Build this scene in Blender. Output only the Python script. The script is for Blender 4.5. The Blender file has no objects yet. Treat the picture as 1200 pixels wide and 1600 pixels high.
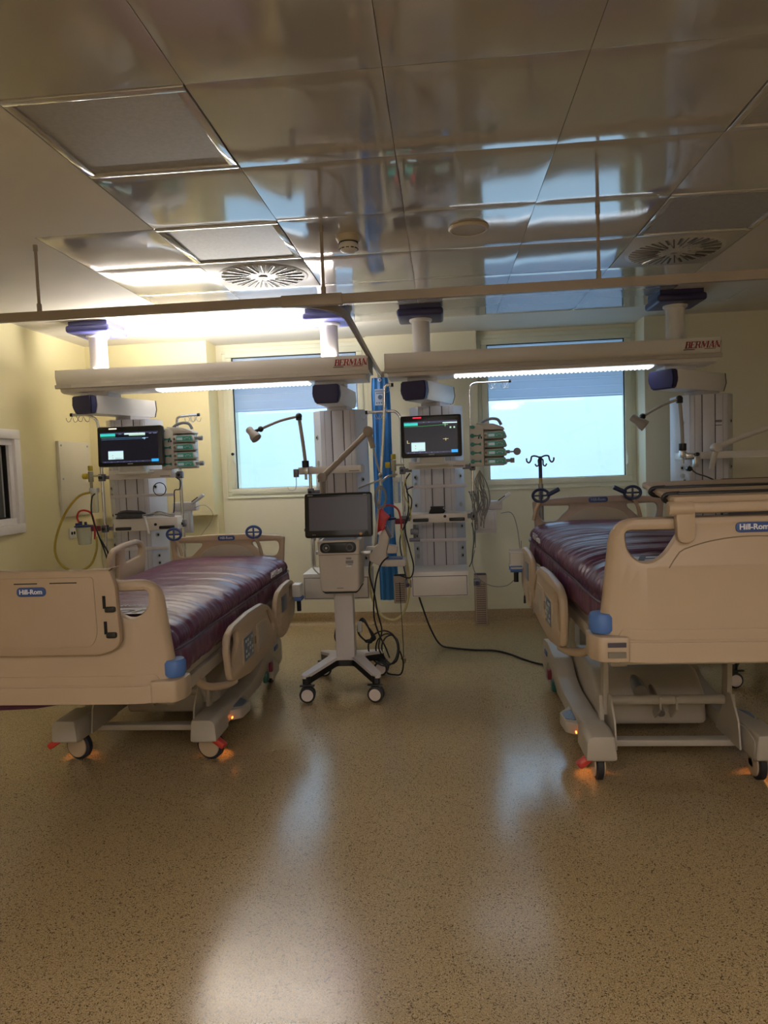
import bpy, bmesh, math, random
from mathutils import Vector, Matrix, noise
from mathutils.geometry import tessellate_polygon

random.seed(7)
SC = bpy.context.scene
COL = SC.collection
PI = math.pi

# ---------------------------------------------------------------- camera
FPX, YAW, PITCH, ROLL = 1098.0, 0.08543, 0.0655, 0.0372
ZC = 1.46
def look():
    cy, sy, cp, sp = math.cos(YAW), math.sin(YAW), math.cos(PITCH), math.sin(PITCH)
    f = Vector((-sy*cp, cy*cp, -sp)); r = Vector((cy, sy, 0)); d = f.cross(r)
    c, s = math.cos(ROLL), math.sin(ROLL)
    r2 = c*r + s*d; d2 = -s*r + c*d
    return r2, -d2, -f
cd = bpy.data.cameras.new('camera'); cam = bpy.data.objects.new('camera', cd); COL.objects.link(cam)
rx, ux, bx = look()
cam.matrix_world = Matrix(((rx[0], ux[0], bx[0], 0), (rx[1], ux[1], bx[1], 0), (rx[2], ux[2], bx[2], ZC), (0, 0, 0, 1)))
cd.sensor_fit = 'VERTICAL'; cd.sensor_height = 32; cd.lens = 32*FPX/1600
cd.clip_start = 0.05; cd.clip_end = 200
SC.camera = cam

# ---------------------------------------------------------------- world, lights, exposure
w = bpy.data.worlds.new('overcast_sky'); SC.world = w; w.use_nodes = True
bg = w.node_tree.nodes['Background']
bg.inputs[0].default_value = (0.44, 0.71, 0.97, 1); bg.inputs[1].default_value = 1.25
# overcast sky: the zenith is about three times as bright as the horizon
_nt = w.node_tree; _tc = _nt.nodes.new('ShaderNodeTexCoord'); _sp = _nt.nodes.new('ShaderNodeSeparateXYZ'); _mr = _nt.nodes.new('ShaderNodeMapRange')
_nt.links.new(_tc.outputs['Generated'], _sp.inputs[0]); _nt.links.new(_sp.outputs['Z'], _mr.inputs['Value'])
_mr.inputs['To Min'].default_value = 1.42; _mr.inputs['To Max'].default_value = 4.2; _nt.links.new(_mr.outputs[0], bg.inputs[1])
SC.view_settings.view_transform = 'Standard'; SC.view_settings.look = 'None'
SC.view_settings.exposure = 0.08; SC.view_settings.gamma = 1.0; SC.view_settings.use_curve_mapping = False

# (beam uplight is a fitting; lit panels behind the camera are added fill; see their builders)
P_UPLIGHT = 62.0
P_FILL = 22.0
P_LENS = 3.2

# ---------------------------------------------------------------- materials
MATS = {}
def srgb(h):
    c = [((h >> s) & 255)/255 for s in (16, 8, 0)]
    return tuple(x/12.92 if x <= .04045 else ((x+.055)/1.055)**2.4 for x in c)
def mat(name, col, rough=.5, metal=0, var=.06, scale=8, bump=0, bscale=60, emit=None, estr=1, trans=0, alpha=1, coat=0, spec=.5, sub=0):
    if name in MATS: return MATS[name]
    if isinstance(col, int): col = srgb(col)
    m = bpy.data.materials.new(name); m.use_nodes = True
    nt = m.node_tree; b = nt.nodes['Principled BSDF']
    tc = nt.nodes.new('ShaderNodeTexCoord'); n = nt.nodes.new('ShaderNodeTexNoise')
    n.inputs['Scale'].default_value = scale; n.inputs['Detail'].default_value = 3
    nt.links.new(tc.outputs['Object'], n.inputs['Vector'])
    r = nt.nodes.new('ShaderNodeValToRGB')
    r.color_ramp.elements[0].position = .3; r.color_ramp.elements[1].position = .7
    r.color_ramp.elements[0].color = tuple(c*(1-var) for c in col)+(1,)
    r.color_ramp.elements[1].color = tuple(min(1, c*(1+var)) for c in col)+(1,)
    nt.links.new(n.outputs['Fac'], r.inputs[0]); nt.links.new(r.outputs[0], b.inputs['Base Color'])
    b.inputs['Roughness'].default_value = rough; b.inputs['Metallic'].default_value = metal
    b.inputs['Specular IOR Level'].default_value = spec
    b.inputs['Coat Weight'].default_value = coat; b.inputs['Coat Roughness'].default_value = .08
    if trans: b.inputs['Transmission Weight'].default_value = trans; b.inputs['IOR'].default_value = 1.2
    if alpha < 1: b.inputs['Alpha'].default_value = alpha
    if emit is not None:
        if isinstance(emit, int): emit = srgb(emit)
        b.inputs['Emission Color'].default_value = (*emit, 1); b.inputs['Emission Strength'].default_value = estr
    if bump:
        n2 = nt.nodes.new('ShaderNodeTexNoise'); n2.inputs['Scale'].default_value = bscale; n2.inputs['Detail'].default_value = 4
        nt.links.new(tc.outputs['Object'], n2.inputs['Vector'])
        bp = nt.nodes.new('ShaderNodeBump'); bp.inputs['Strength'].default_value = bump; bp.inputs['Distance'].default_value = .01
        nt.links.new(n2.outputs['Fac'], bp.inputs['Height']); nt.links.new(bp.outputs[0], b.inputs['Normal'])
    MATS[name] = m
    return m

def floor_mat(name, base, light, dark, rough):
    m = bpy.data.materials.new(name); m.use_nodes = True; nt = m.node_tree; b = nt.nodes['Principled BSDF']
    L = nt.links.new
    tc = nt.nodes.new('ShaderNodeTexCoord')
    big = nt.nodes.new('ShaderNodeTexNoise'); big.inputs['Scale'].default_value = 1.3; big.inputs['Detail'].default_value = 4
    L(tc.outputs['Object'], big.inputs['Vector'])
    r0 = nt.nodes.new('ShaderNodeValToRGB'); r0.color_ramp.elements[0].position = .3; r0.color_ramp.elements[1].position = .7
    r0.color_ramp.elements[0].color = tuple(c*.92 for c in base)+(1,); r0.color_ramp.elements[1].color = tuple(c*1.06 for c in base)+(1,)
    L(big.outputs['Fac'], r0.inputs[0])
    out = r0.outputs[0]
    for sc, lo, hi, c in ((210, .56, .66, light), (185, .60, .66, dark), (280, .57, .65, dark)):
        n = nt.nodes.new('ShaderNodeTexNoise'); n.inputs['Scale'].default_value = sc; n.inputs['Detail'].default_value = 1.5
        mp = nt.nodes.new('ShaderNodeMapping'); mp.inputs['Location'].default_value = (sc*.37, sc*.11, sc*.7)
        L(tc.outputs['Object'], mp.inputs[0]); L(mp.outputs[0], n.inputs['Vector'])
        r = nt.nodes.new('ShaderNodeValToRGB'); r.color_ramp.elements[0].position = lo; r.color_ramp.elements[1].position = hi
        L(n.outputs['Fac'], r.inputs[0])
        mx = nt.nodes.new('ShaderNodeMix'); mx.data_type = 'RGBA'
        L(r.outputs[0], mx.inputs[0]); L(out, mx.inputs[6]); mx.inputs[7].default_value = (*c, 1); out = mx.outputs[2]
    L(out, b.inputs['Base Color'])
    rr = nt.nodes.new('ShaderNodeMapRange'); rr.inputs['To Min'].default_value = rough-.03; rr.inputs['To Max'].default_value = rough+.05
    L(big.outputs['Fac'], rr.inputs['Value']); L(rr.outputs[0], b.inputs['Roughness'])
    n3 = nt.nodes.new('ShaderNodeTexNoise'); n3.inputs['Scale'].default_value = 6; L(tc.outputs['Object'], n3.inputs['Vector'])
    bp = nt.nodes.new('ShaderNodeBump'); bp.inputs['Strength'].default_value = .08; bp.inputs['Distance'].default_value = .01
    L(n3.outputs['Fac'], bp.inputs['Height']); L(bp.outputs[0], b.inputs['Normal'])
    b.inputs['Specular IOR Level'].default_value = .75
    MATS[name] = m; return m

M = dict(
 floor=floor_mat('speckled_vinyl', srgb(0xB69E74), srgb(0xCEBA96), srgb(0x5A4A34), .18),
 skirt=floor_mat('speckled_skirting', srgb(0x9C8052), srgb(0xB49C6C), srgb(0x54401F), .4),
 walllow=mat('cream_wall_paint', 0xE2DCC2, .55, var=.03, scale=2, bump=.05, bscale=90),
 wall=mat('yellow_wall_paint', 0xE6DBAE, .55, var=.03, scale=2, bump=.05, bscale=90),
 wallgrey=mat('grey_green_wall_paint', 0xCFCBB2, .55, var=.03, scale=2, bump=.05, bscale=90),
 plaster=mat('ceiling_plaster', 0xD8D2C6, .7, var=.03, scale=3, bump=.04, bscale=70),
 tile=mat('enamelled_ceiling_metal', 0xC2BEBA, .075, metal=.32, var=.03, scale=2.5, bump=.05, bscale=2.2, coat=.6, spec=.8),
 diffuser=mat('prismatic_diffuser', 0xA3A1A0, .4, var=.08, scale=60, bump=.08, bscale=200),
 gap=mat('dark_joint', 0x15120F, .8),
 chromeedge=mat('bright_edge_metal', 0xC8C4BC, .25, metal=.8, var=.04),
 winframe=mat('cream_window_frame', 0xE4E4D0, .4, var=.02),
 blind=mat('roller_shutter', 0xB9C6DC, .6, var=.03, scale=4),
 white=mat('white_enamel', 0xE6E2E0, .35, var=.02, scale=3),
 beam=mat('white_beam_enamel', 0xE0DAD4, .3, var=.02, scale=3),
 lilac=mat('lilac_cap', 0x4A4C86, .4, var=.05),
 navy=mat('navy_cap', 0x2C2A55, .4, var=.05),
 panel=mat('column_panel', 0xCFCCD2, .35, var=.02, scale=4),
 panelside=mat('column_side_panel', 0xC9CBD6, .35, var=.02),
 black=mat('black_plastic', 0x141416, .4, var=.1),
 blackgloss=mat('black_bezel', 0x0C0C10, .3, var=.1),
 rubber=mat('dark_rubber', 0x26262A, .6, var=.1),
 steel=mat('brushed_steel', 0xB8B8B8, .3, metal=1, var=.05),
 chrome=mat('chrome', 0xD8D8DA, .12, metal=1, var=.03),
 rail=mat('aluminium_curtain_rail', 0xA79A8C, .45, metal=.25, var=.04),
 bed=mat('beige_bed_plastic', 0xB9A48A, .42, var=.03, scale=5),
 bedshade=mat('beige_tray_plastic', 0xB09B82, .5, var=.03, scale=5, bump=.06, bscale=200),
 bedgrey=mat('warm_grey_frame', 0xB1A899, .45, var=.04, scale=6),
 rim=mat('dark_beige_line', 0x8A7A66, .6, var=.04),
 blue=mat('blue_bumper', 0x5076B8, .45, var=.05),
 badge=mat('blue_badge', 0x3A558F, .4, var=.04),
 letter=mat('white_lettering', 0xE4E6EC, .5, var=.02),
 redlet=mat('red_lettering', 0xA02838, .5, var=.05),
 greylet=mat('dark_grey_lettering', 0x3E3A44, .5, var=.05),
 handle=mat('blue_handle', 0x3D5590, .4, var=.05),
 navyhandle=mat('navy_handle', 0x2E3A5E, .4, var=.05),
 lcd=mat('siderail_keypad', 0x5C6A7E, .3, var=.3, scale=90),
 key=mat('light_keys', 0xBEC6CE, .4, var=.05),
 red=mat('red_pedal', 0xC23A2C, .45, var=.06),
 dred=mat('dark_red_clamp', 0x7A1F38, .4, var=.06),
 green=mat('green_pedal', 0x1F5A4E, .4, var=.06),
 teal=mat('teal_keypad', 0x48ACA6, .35, var=.12, scale=60),
 tealdark=mat('teal_marking', 0x23857C, .4, var=.05),
 pump=mat('pump_housing', 0xB7B7B2, .4, var=.04),
 pumpw=mat('pump_rack_white', 0xCDCBC6, .4, var=.04),
 vent=mat('ventilator_white', 0xCBC3BA, .4, var=.02),
 ventpost=mat('ventilator_post', 0xCFC8C6, .45, var=.02),
 support=mat('taupe_arm', 0x998E84, .45, var=.03),
 screenoff=mat('dark_screen', 0x504E5E, .3, var=.06, scale=2),
 orange=mat('orange_knob', 0xC08030, .4),
 yellow=mat('yellow_knob', 0xC8B430, .4, var=.05),
 yelhose=mat('yellow_hose', 0xB39A3A, .35, var=.06),
 palehose=mat('pale_yellow_hose', 0xBFB27A, .35, var=.06),
 redhose=mat('red_hose', 0xC0302E, .3, var=.05),
 clear=mat('clear_plastic', 0xDCE4E8, .12, trans=.75, alpha=.75, var=.02),
 lid=mat('navy_lid', 0x1E2E5E, .4, var=.05),
 cable=mat('black_cable', 0x17171A, .45, var=.1),
 gcable=mat('grey_cable', 0x8C8A88, .45, var=.1),
 wcable=mat('white_cable', 0xD5D5D5, .45, var=.05),
 bluepl=mat('blue_plastic_sheet', 0x3C86CE, .32, var=.12, scale=6, bump=.35, bscale=9),
 paper=mat('paper_label', 0xC2D2E8, .6, var=.03),
 redbag=mat('red_plastic', 0xC42A34, .35, var=.08, bump=.3, bscale=30),
 perf=mat('taupe_box', 0xAA998B, .5, metal=.2, var=.04),
 hole=mat('punched_hole', 0x3A2C2A, .7),
 warm=mat('orange_indicator', 0xF08030, .4, emit=0xFF8030, estr=5),
)
def glass_mat():
    m = bpy.data.materials.new('window_glass'); m.use_nodes = True; nt = m.node_tree
    nt.nodes.remove(nt.nodes['Principled BSDF']); out = nt.nodes['Material Output']
    t = nt.nodes.new('ShaderNodeBsdfTransparent'); g = nt.nodes.new('ShaderNodeBsdfGlossy'); g.inputs['Roughness'].default_value = .05
    n = nt.nodes.new('ShaderNodeTexNoise'); n.inputs['Scale'].default_value = 3
    r = nt.nodes.new('ShaderNodeValToRGB'); r.color_ramp.elements[0].color = (.94, .98, 1, 1); r.color_ramp.elements[1].color = (1, 1, 1, 1)
    nt.links.new(n.outputs['Fac'], r.inputs[0]); nt.links.new(r.outputs[0], t.inputs['Color'])
    mx = nt.nodes.new('ShaderNodeMixShader'); mx.inputs[0].default_value = .05
    nt.links.new(t.outputs[0], mx.inputs[1]); nt.links.new(g.outputs[0], mx.inputs[2]); nt.links.new(mx.outputs[0], out.inputs['Surface'])
    return m
M['glass'] = glass_mat()
def blind_mat():
    m = bpy.data.materials.new('shutter_backlit'); m.use_nodes = True; nt = m.node_tree
    nt.nodes.remove(nt.nodes['Principled BSDF']); out = nt.nodes['Material Output']
    d = nt.nodes.new('ShaderNodeBsdfDiffuse'); t = nt.nodes.new('ShaderNodeBsdfTranslucent')
    n = nt.nodes.new('ShaderNodeTexNoise'); n.inputs['Scale'].default_value = 5
    r = nt.nodes.new('ShaderNodeValToRGB'); r.color_ramp.elements[0].color = (.74, .78, .88, 1); r.color_ramp.elements[1].color = (.80, .84, .92, 1)
    nt.links.new(n.outputs['Fac'], r.inputs[0])
    nt.links.new(r.outputs[0], t.inputs['Color']); nt.links.new(r.outputs[0], d.inputs['Color'])
    mx = nt.nodes.new('ShaderNodeMixShader'); mx.inputs[0].default_value = .6
    nt.links.new(d.outputs[0], mx.inputs[1]); nt.links.new(t.outputs[0], mx.inputs[2]); nt.links.new(mx.outputs[0], out.inputs['Surface'])
    return m
M['blind'] = blind_mat()
def emis(name, col, s=1.0):
    if name in MATS: return MATS[name]
    return mat(name, 0x050505, .3, emit=col, estr=s)

# ---------------------------------------------------------------- geometry builder
def roundpoly(pts, rad, seg=5):
    """round the corners of a closed 2D polygon; rad = number or list"""
    n = len(pts); out = []
    for i in range(n):
        p = Vector(pts[i]); a = Vector(pts[i-1]); b = Vector(pts[(i+1) % n])
        r = rad[i] if isinstance(rad, (list, tuple)) else rad
        da, db = (a-p), (b-p); la, lb = da.length, db.length
        r = min(r, la*.49, lb*.49)
        if r < 1e-5: out.append(tuple(p)); continue
        pa, pb = p+da.normalized()*r, p+db.normalized()*r
        for k in range(seg+1):
            t = k/seg; out.append(tuple(pa*(1-t)**2 + p*2*t*(1-t) + pb*t*t))
    return out
def catmull(pts, sub=6, closed=False):
    P = [Vector(p) for p in pts]
    if len(P) < 3 or sub < 2: return P
    out = []; n = len(P); rng = n if closed else n-1
    for i in range(rng):
        if closed: p0, p1, p2, p3 = P[i-1], P[i], P[(i+1) % n], P[(i+2) % n]
        else: p0, p1, p2, p3 = P[max(i-1, 0)], P[i], P[i+1], P[min(i+2, n-1)]
        for k in range(sub):
            t = k/sub; t2 = t*t; t3 = t2*t
            out.append(.5*((2*p1)+(-p0+p2)*t+(2*p0-5*p1+4*p2-p3)*t2+(-p0+3*p1-3*p2+p3)*t3))
    if not closed: out.append(P[-1])
    return out

class G:
    def __init__(s, mx=None): s.bm = bmesh.new(); s.mx = mx or Matrix()
    def _add(s, tb, mx=None):
        me = bpy.data.meshes.new('t'); tb.to_mesh(me); tb.free()
        me.transform(s.mx @ (mx or Matrix())); s.bm.from_mesh(me); bpy.data.meshes.remove(me); return s
    def box(s, x0, x1, y0, y1, z0, z1, bev=0, mx=None, seg=2):
        tb = bmesh.new(); bmesh.ops.create_cube(tb, size=1)
        for v in tb.verts: v.co = Vector(((x0+x1)/2+v.co.x*(x1-x0), (y0+y1)/2+v.co.y*(y1-y0), (z0+z1)/2+v.co.z*(z1-z0)))
        if bev: bmesh.ops.bevel(tb, geom=tb.edges[:], offset=min(bev, .49*min(abs(x1-x0), abs(y1-y0), abs(z1-z0))), segments=seg, affect='EDGES', profile=.5)
        return s._add(tb, mx)
    def prism(s, poly, a, b, axis='x', bev=0, mx=None, seg=2):
        """poly 2D in the plane normal to axis: x->(y,z) y->(x,z) z->(x,y)"""
        tb = bmesh.new()
        f = {'x': lambda p, t: (t, p[0], p[1]), 'y': lambda p, t: (p[0], t, p[1]), 'z': lambda p, t: (p[0], p[1], t)}[axis]
        n = len(poly)
        va = [tb.verts.new(f(p, a)) for p in poly]; vb = [tb.verts.new(f(p, b)) for p in poly]
        tb.faces.new(va[::-1]); tb.faces.new(vb)
        for i in range(n): tb.faces.new((va[i], va[(i+1) % n], vb[(i+1) % n], vb[i]))
        bmesh.ops.recalc_face_normals(tb, faces=tb.faces[:])
        if bev:
            e = [e for e in tb.edges if (e.verts[0] in va) == (e.verts[1] in va)]
            bmesh.ops.bevel(tb, geom=e, offset=bev, segments=seg, affect='EDGES', profile=.5)
        return s._add(tb, mx)
    def plate(s, loops, th, bev, axis='y', at=0, mx=None, bend=None):
        """flat plate from outline + hole loops (2D), rounded edges, thickness th centred on 'at'"""
        T = {'y': Matrix(((1, 0, 0, 0), (0, 0, -1, at), (0, 1, 0, 0), (0, 0, 0, 1))),
             'x': Matrix(((0, 0, 1, at), (1, 0, 0, 0), (0, 1, 0, 0), (0, 0, 0, 1))),
             'z': Matrix.Translation((0, 0, at))}[axis]
        tb = bmesh.new(); bev = min(bev, th/2*.98)
        prof = [(bev, -th/2), (bev*.3, -th/2+bev*.3), (0, -th/2+bev), (0, th/2-bev), (bev*.3, th/2-bev*.3), (bev, th/2)]
        caps = {0: [], 5: []}
        for li, lp in enumerate(loops):
            P = [Vector((p[0], p[1])) for p in lp]
            Q = [p for k, p in enumerate(P) if (p-P[k-1]).length > 1e-5]
            ar = sum(Q[k-1].x*Q[k].y-Q[k].x*Q[k-1].y for k in range(len(Q)))
            if (ar > 0) != (li == 0): Q = Q[::-1]          # outline ccw, holes cw: left side = solid
            m = len(Q); N = []
            for k in range(m):
                e0 = (Q[k]-Q[k-1]).normalized(); e1 = (Q[(k+1) % m]-Q[k]).normalized()
                n0 = Vector((-e0.y, e0.x)); n1 = Vector((-e1.y, e1.x)); b = n0+n1
                b = b.normalized() if b.length > 1e-6 else n0
                N.append(b/max(.5, b.dot(n0)))
            rings = []
            for ri, (ins, z) in enumerate(prof):
                r = [tb.verts.new((Q[k].x+N[k].x*ins, Q[k].y+N[k].y*ins, z)) for k in range(m)]
                rings.append(r)
            for a, b in zip(rings, rings[1:]):
                for k in range(m): tb.faces.new((a[k], a[(k+1) % m], b[(k+1) % m], b[k]))
            caps[0].append(rings[0]); caps[5].append(rings[5])
        for c in (0, 5):
            flat = [v for r in caps[c] for v in r]
            for t3 in tessellate_polygon([[Vector((v.co.x, v.co.y, 0)) for v in r] for r in caps[c]]):
                try: tb.faces.new([flat[q] for q in t3])
                except ValueError: pass
        bmesh.ops.recalc_face_normals(tb, faces=tb.faces[:])
        tb.transform(T)
        if bend:
            for c in (-.46, -.43, -.40, -.37, -.34, -.31, .31, .34, .37, .40, .43, .46):
                bmesh.ops.bisect_plane(tb, geom=tb.verts[:]+tb.edges[:]+tb.faces[:], plane_co=(c, 0, 0), plane_no=(1, 0, 0))
            for v in tb.verts: v.co = bend(v.co)
        return s._add(tb, mx)
    def cyl(s, p0, p1, r0, r1=None, n=16, bev=0, mx=None):
        p0, p1 = Vector(p0), Vector(p1); r1 = r0 if r1 is None else r1
        d = p1-p0; q = d.to_track_quat('Z', 'Y').to_matrix().to_4x4()
        tb = bmesh.new(); bmesh.ops.create_cone(tb, cap_ends=True, segments=n, radius1=r0, radius2=r1, depth=d.length)
        if bev:
            e = [e for e in tb.edges if abs(e.verts[0].co.z-e.verts[1].co.z) < 1e-6]
            bmesh.ops.bevel(tb, geom=e, offset=bev, segments=2, affect='EDGES', profile=.5)
        return s._add(tb, (mx or Matrix()) @ Matrix.Translation((p0+p1)/2) @ q)
    def ball(s, c, r, sc=(1, 1, 1), n=12, mx=None):
        tb = bmesh.new(); bmesh.ops.create_uvsphere(tb, u_segments=n, v_segments=max(6, n*2//3), radius=r)
        return s._add(tb, (mx or Matrix()) @ Matrix.Translation(c) @ Matrix.Diagonal((*sc, 1)))
    def lathe(s, prof, c=(0, 0, 0), d=(0, 0, 1), n=24, mx=None):
        tb = bmesh.new(); rows = []
        for r, z in prof: rows.append([tb.verts.new((r*math.cos(2*PI*k/n), r*math.sin(2*PI*k/n), z)) for k in range(n)] if r > 1e-6 else [tb.verts.new((0, 0, z))])
        for a, b in zip(rows, rows[1:]):
            for k in range(n):
                k2 = (k+1) % n
                q = [a[k % len(a)], a[k2 % len(a)], b[k2 % len(b)], b[k % len(b)]]
                u = []
                for v in q:
                    if v not in u: u.append(v)
                if len(u) > 2: tb.faces.new(u)
        bmesh.ops.recalc_face_normals(tb, faces=tb.faces[:])
        q = Vector(d).to_track_quat('Z', 'Y').to_matrix().to_4x4()
        return s._add(tb, (mx or Matrix()) @ Matrix.Translation(c) @ q)
    def tube(s, pts, r, n=8, sub=6, closed=False, flat=None, mx=None):
        P = catmull(pts, sub, closed); m = len(P); tb = bmesh.new(); rings = []
        rr = r if callable(r) else (lambda t: r)
        T = []
        for i in range(m):
            a = P[i-1] if (i or closed) else P[i]; b = P[(i+1) % m] if (i < m-1 or closed) else P[i]
            t = (b-a); T.append(t.normalized() if t.length > 1e-9 else Vector((0, 0, 1)))
        u = T[0].orthogonal().normalized()
        if flat: u = Vector(flat[0]); u = (u-T[0]*u.dot(T[0])).normalized()
        for i in range(m):
            u = (u-T[i]*u.dot(T[i]));
            u = u.normalized() if u.length > 1e-6 else T[i].orthogonal().normalized()
            v = T[i].cross(u); R = rr(i/max(1, m-1)); fu = flat[1] if flat else 1
            rings.append([tb.verts.new(P[i]+u*R*fu*math.cos(2*PI*k/n)+v*R*math.sin(2*PI*k/n)) for k in range(n)])
        for i in range(m if closed else m-1):
            A, B = rings[i], rings[(i+1) % m]
            for k in range(n): tb.faces.new((A[k], A[(k+1) % n], B[(k+1) % n], B[k]))
        if not closed: tb.faces.new(rings[0][::-1]); tb.faces.new(rings[-1])
        bmesh.ops.recalc_face_normals(tb, faces=tb.faces[:])
        return s._add(tb, mx)
    def text(s, txt, size, mx, ext=.0006, shear=0, off=0, align='CENTER', sx=1):
        cu = bpy.data.curves.new('t', 'FONT'); cu.body = txt; cu.size = size; cu.extrude = ext; cu.shear = shear; cu.offset = off
        cu.align_x = align; cu.align_y = 'CENTER'; cu.resolution_u = 3
        o = bpy.data.objects.new('t', cu); me = bpy.data.meshes.new_from_object(o)
        bpy.data.objects.remove(o); bpy.data.curves.remove(cu)
        me.transform(mx @ Matrix.Diagonal((sx, 1, 1, 1)))
        tb = bmesh.new(); tb.from_mesh(me); bpy.data.meshes.remove(me); return s._add(tb)
    def mesh(s, name, m, smooth=40):
        me = bpy.data.meshes.new(name)
        s.bm.to_mesh(me); s.bm.free()
        me.polygons.foreach_set('use_smooth', [True]*len(me.polygons))
        me.set_sharp_from_angle(angle=math.radians(smooth)); me.materials.append(M[m] if isinstance(m, str) else m)
        return me
FRONT = lambda x, y, z: Matrix.Translation((x, y, z)) @ Matrix.Rotation(PI/2, 4, 'X')   # lettering facing the camera side

def place(me, name, parent=None):
    o = bpy.data.objects.new(name, me); COL.objects.link(o)
    if parent is not None: o.parent = parent
    return o
def part(name, g, m, parent, label=None, smooth=40):
    o = place(g.mesh(name, m, smooth), name, parent)
    if label: o['label'] = label
    return o
def struct(name, g, m, parent=None, smooth=40):
    o = place(g.mesh(name, m, smooth), name, parent)
    if parent is None: o['kind'] = 'structure'
    return o
def tag(o, label, cat, group=None):
    o['label'] = label; o['category'] = cat
    if group: o['group'] = group
    return o
def thing(name, label, cat, loc=(0, 0, 0), rz=0, group=None):
    o = bpy.data.objects.new(name, None); COL.objects.link(o); o.empty_display_size = .1
    o.location = loc; o.rotation_euler = (0, 0, rz)
    return tag(o, label, cat, group)
def solo(name, g, m, label, cat, group=None, smooth=40, base=None):
    """a thing that is one mesh; origin moved to its base centre"""
    me = g.mesh(name, m, smooth)
    xs = [v.co.x for v in me.vertices]; ys = [v.co.y for v in me.vertices]; zs = [v.co.z for v in me.vertices]
    c = Vector(((min(xs)+max(xs))/2, (min(ys)+max(ys))/2, min(zs))); me.transform(Matrix.Translation(-c))
    o = place(me, name); o.location = c
    return tag(o, label, cat, group)
def W(t):
    """builder that takes world coordinates for a part of thing t (unrotated)"""
    return G(Matrix.Translation(-Vector(t.location)))

# ================================================================ ROOM
CZ = 2.628
XL, XR, YB, YF = -3.18, 4.6, 6.44, -3.4
GX, GY, TS = -0.14, 2.142, 0.6
g = G(); g.box(XL-.3, XR+.1, YF-.1, 7.0, -.06, 0)
struct('floor', g, 'floor')

# back wall with piers and window niches
W1 = (-2.01, -.66); W2 = (.33, 1.72); SILL = 1.215; WTOP = 2.60
g = G()
g.box(XL-.2, -2.06, 6.26, 6.9, 0, 1.075)                # recessed lower wall, left
g.box(XL-.2, -2.06, 6.17, 6.9, 1.075, 2.75)             # left pier
wb = struct('wall_back', g, 'wall')
g = G(); g.box(-2.06, W1[0], 6.44, 6.9, 0, 2.75)
g.box(W1[0], W1[1], YB, 6.56, 0, SILL); g.box(W1[0], W1[1], YB, 6.9, WTOP, 2.75)
g.box(W1[1], W2[0], 6.38, 6.9, 0, 2.75)                 # middle pier
g.box(W2[0], W2[1], YB, 6.56, 0, SILL); g.box(W2[0], W2[1], YB, 6.9, WTOP, 2.75)
g.box(W2[1], XR+.1, 6.15, 6.9, 0, 2.75)                 # right pier
struct('cream_wall_face', g, 'walllow', wb)
g = G(); g.box(XL+.02, -2.07, 6.225, 6.262, .86, .885, .003); g.box(XL+.02, -2.07, 6.235, 6.262, .60, .86)
struct('trim_1', g, 'wallgrey')
g = G(); g.box(W1[0], W1[1], YB-.012, YB+.10, SILL-.012, SILL+.004, .002); g.box(W2[0], W2[1], YB-.012, YB+.10, SILL-.012, SILL+.004, .002)
struct('trim_2', g, 'winframe')

# left wall with interior window opening, other walls
IW = (4.15, 5.06, 1.06, 1.83)
g = G()
g.box(XL-.12, XL, YF, IW[0], 0, 2.75); g.box(XL-.12, XL, IW[1], 6.4, 0, 2.75)
g.box(XL-.12, XL, IW[0], IW[1], 0, IW[2]); g.box(XL-.12, XL, IW[0], IW[1], IW[3], 2.75)
struct('wall_left', g, 'wall')
g = G(); g.box(XR, XR+.1, YF, 6.3, 0, 2.75); struct('wall_right', g, 'walllow')
g = G(); g.box(XL-.12, XR+.1, YF-.1, YF, 0, 2.75); struct('wall_front', g, 'walllow')

# coved skirting
def skirt(name, pts, flip=1):
    """pts: wall line in plan, room on the left of travel"""
    g = G()
    prof = [(0, 0), (.045, 0), (.022, .006), (.01, .02), (.006, .04), (.006, .108), (.003, .112), (0, .112)]
    for (ax, ay), (bx_, by) in zip(pts, pts[1:]):
        d = Vector((bx_-ax, by-ay, 0)); L = d.length; d.normalize(); n = Vector((-d.y, d.x, 0))
        mx = Matrix(((d.x, n.x, 0, ax), (d.y, n.y, 0, ay), (0, 0, 1, 0), (0, 0, 0, 1)))
        g.prism(prof, 0, L, 'x', mx=mx)
    return struct(name, g, 'skirt')
skirt('baseboard_back', [(XR, 6.15), (1.72, 6.15), (1.72, 6.44), (.33, 6.44), (.33, 6.38), (-.66, 6.38), (-.66, 6.44), (-2.06, 6.44), (-2.06, 6.26), (XL, 6.26)])
skirt('baseboard_left', [(XL, 6.26), (XL, YF)])
g = G(); g.box(XL+.05, 1.9, 6.30-.0, 6.306, .0, .0015); 
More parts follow.
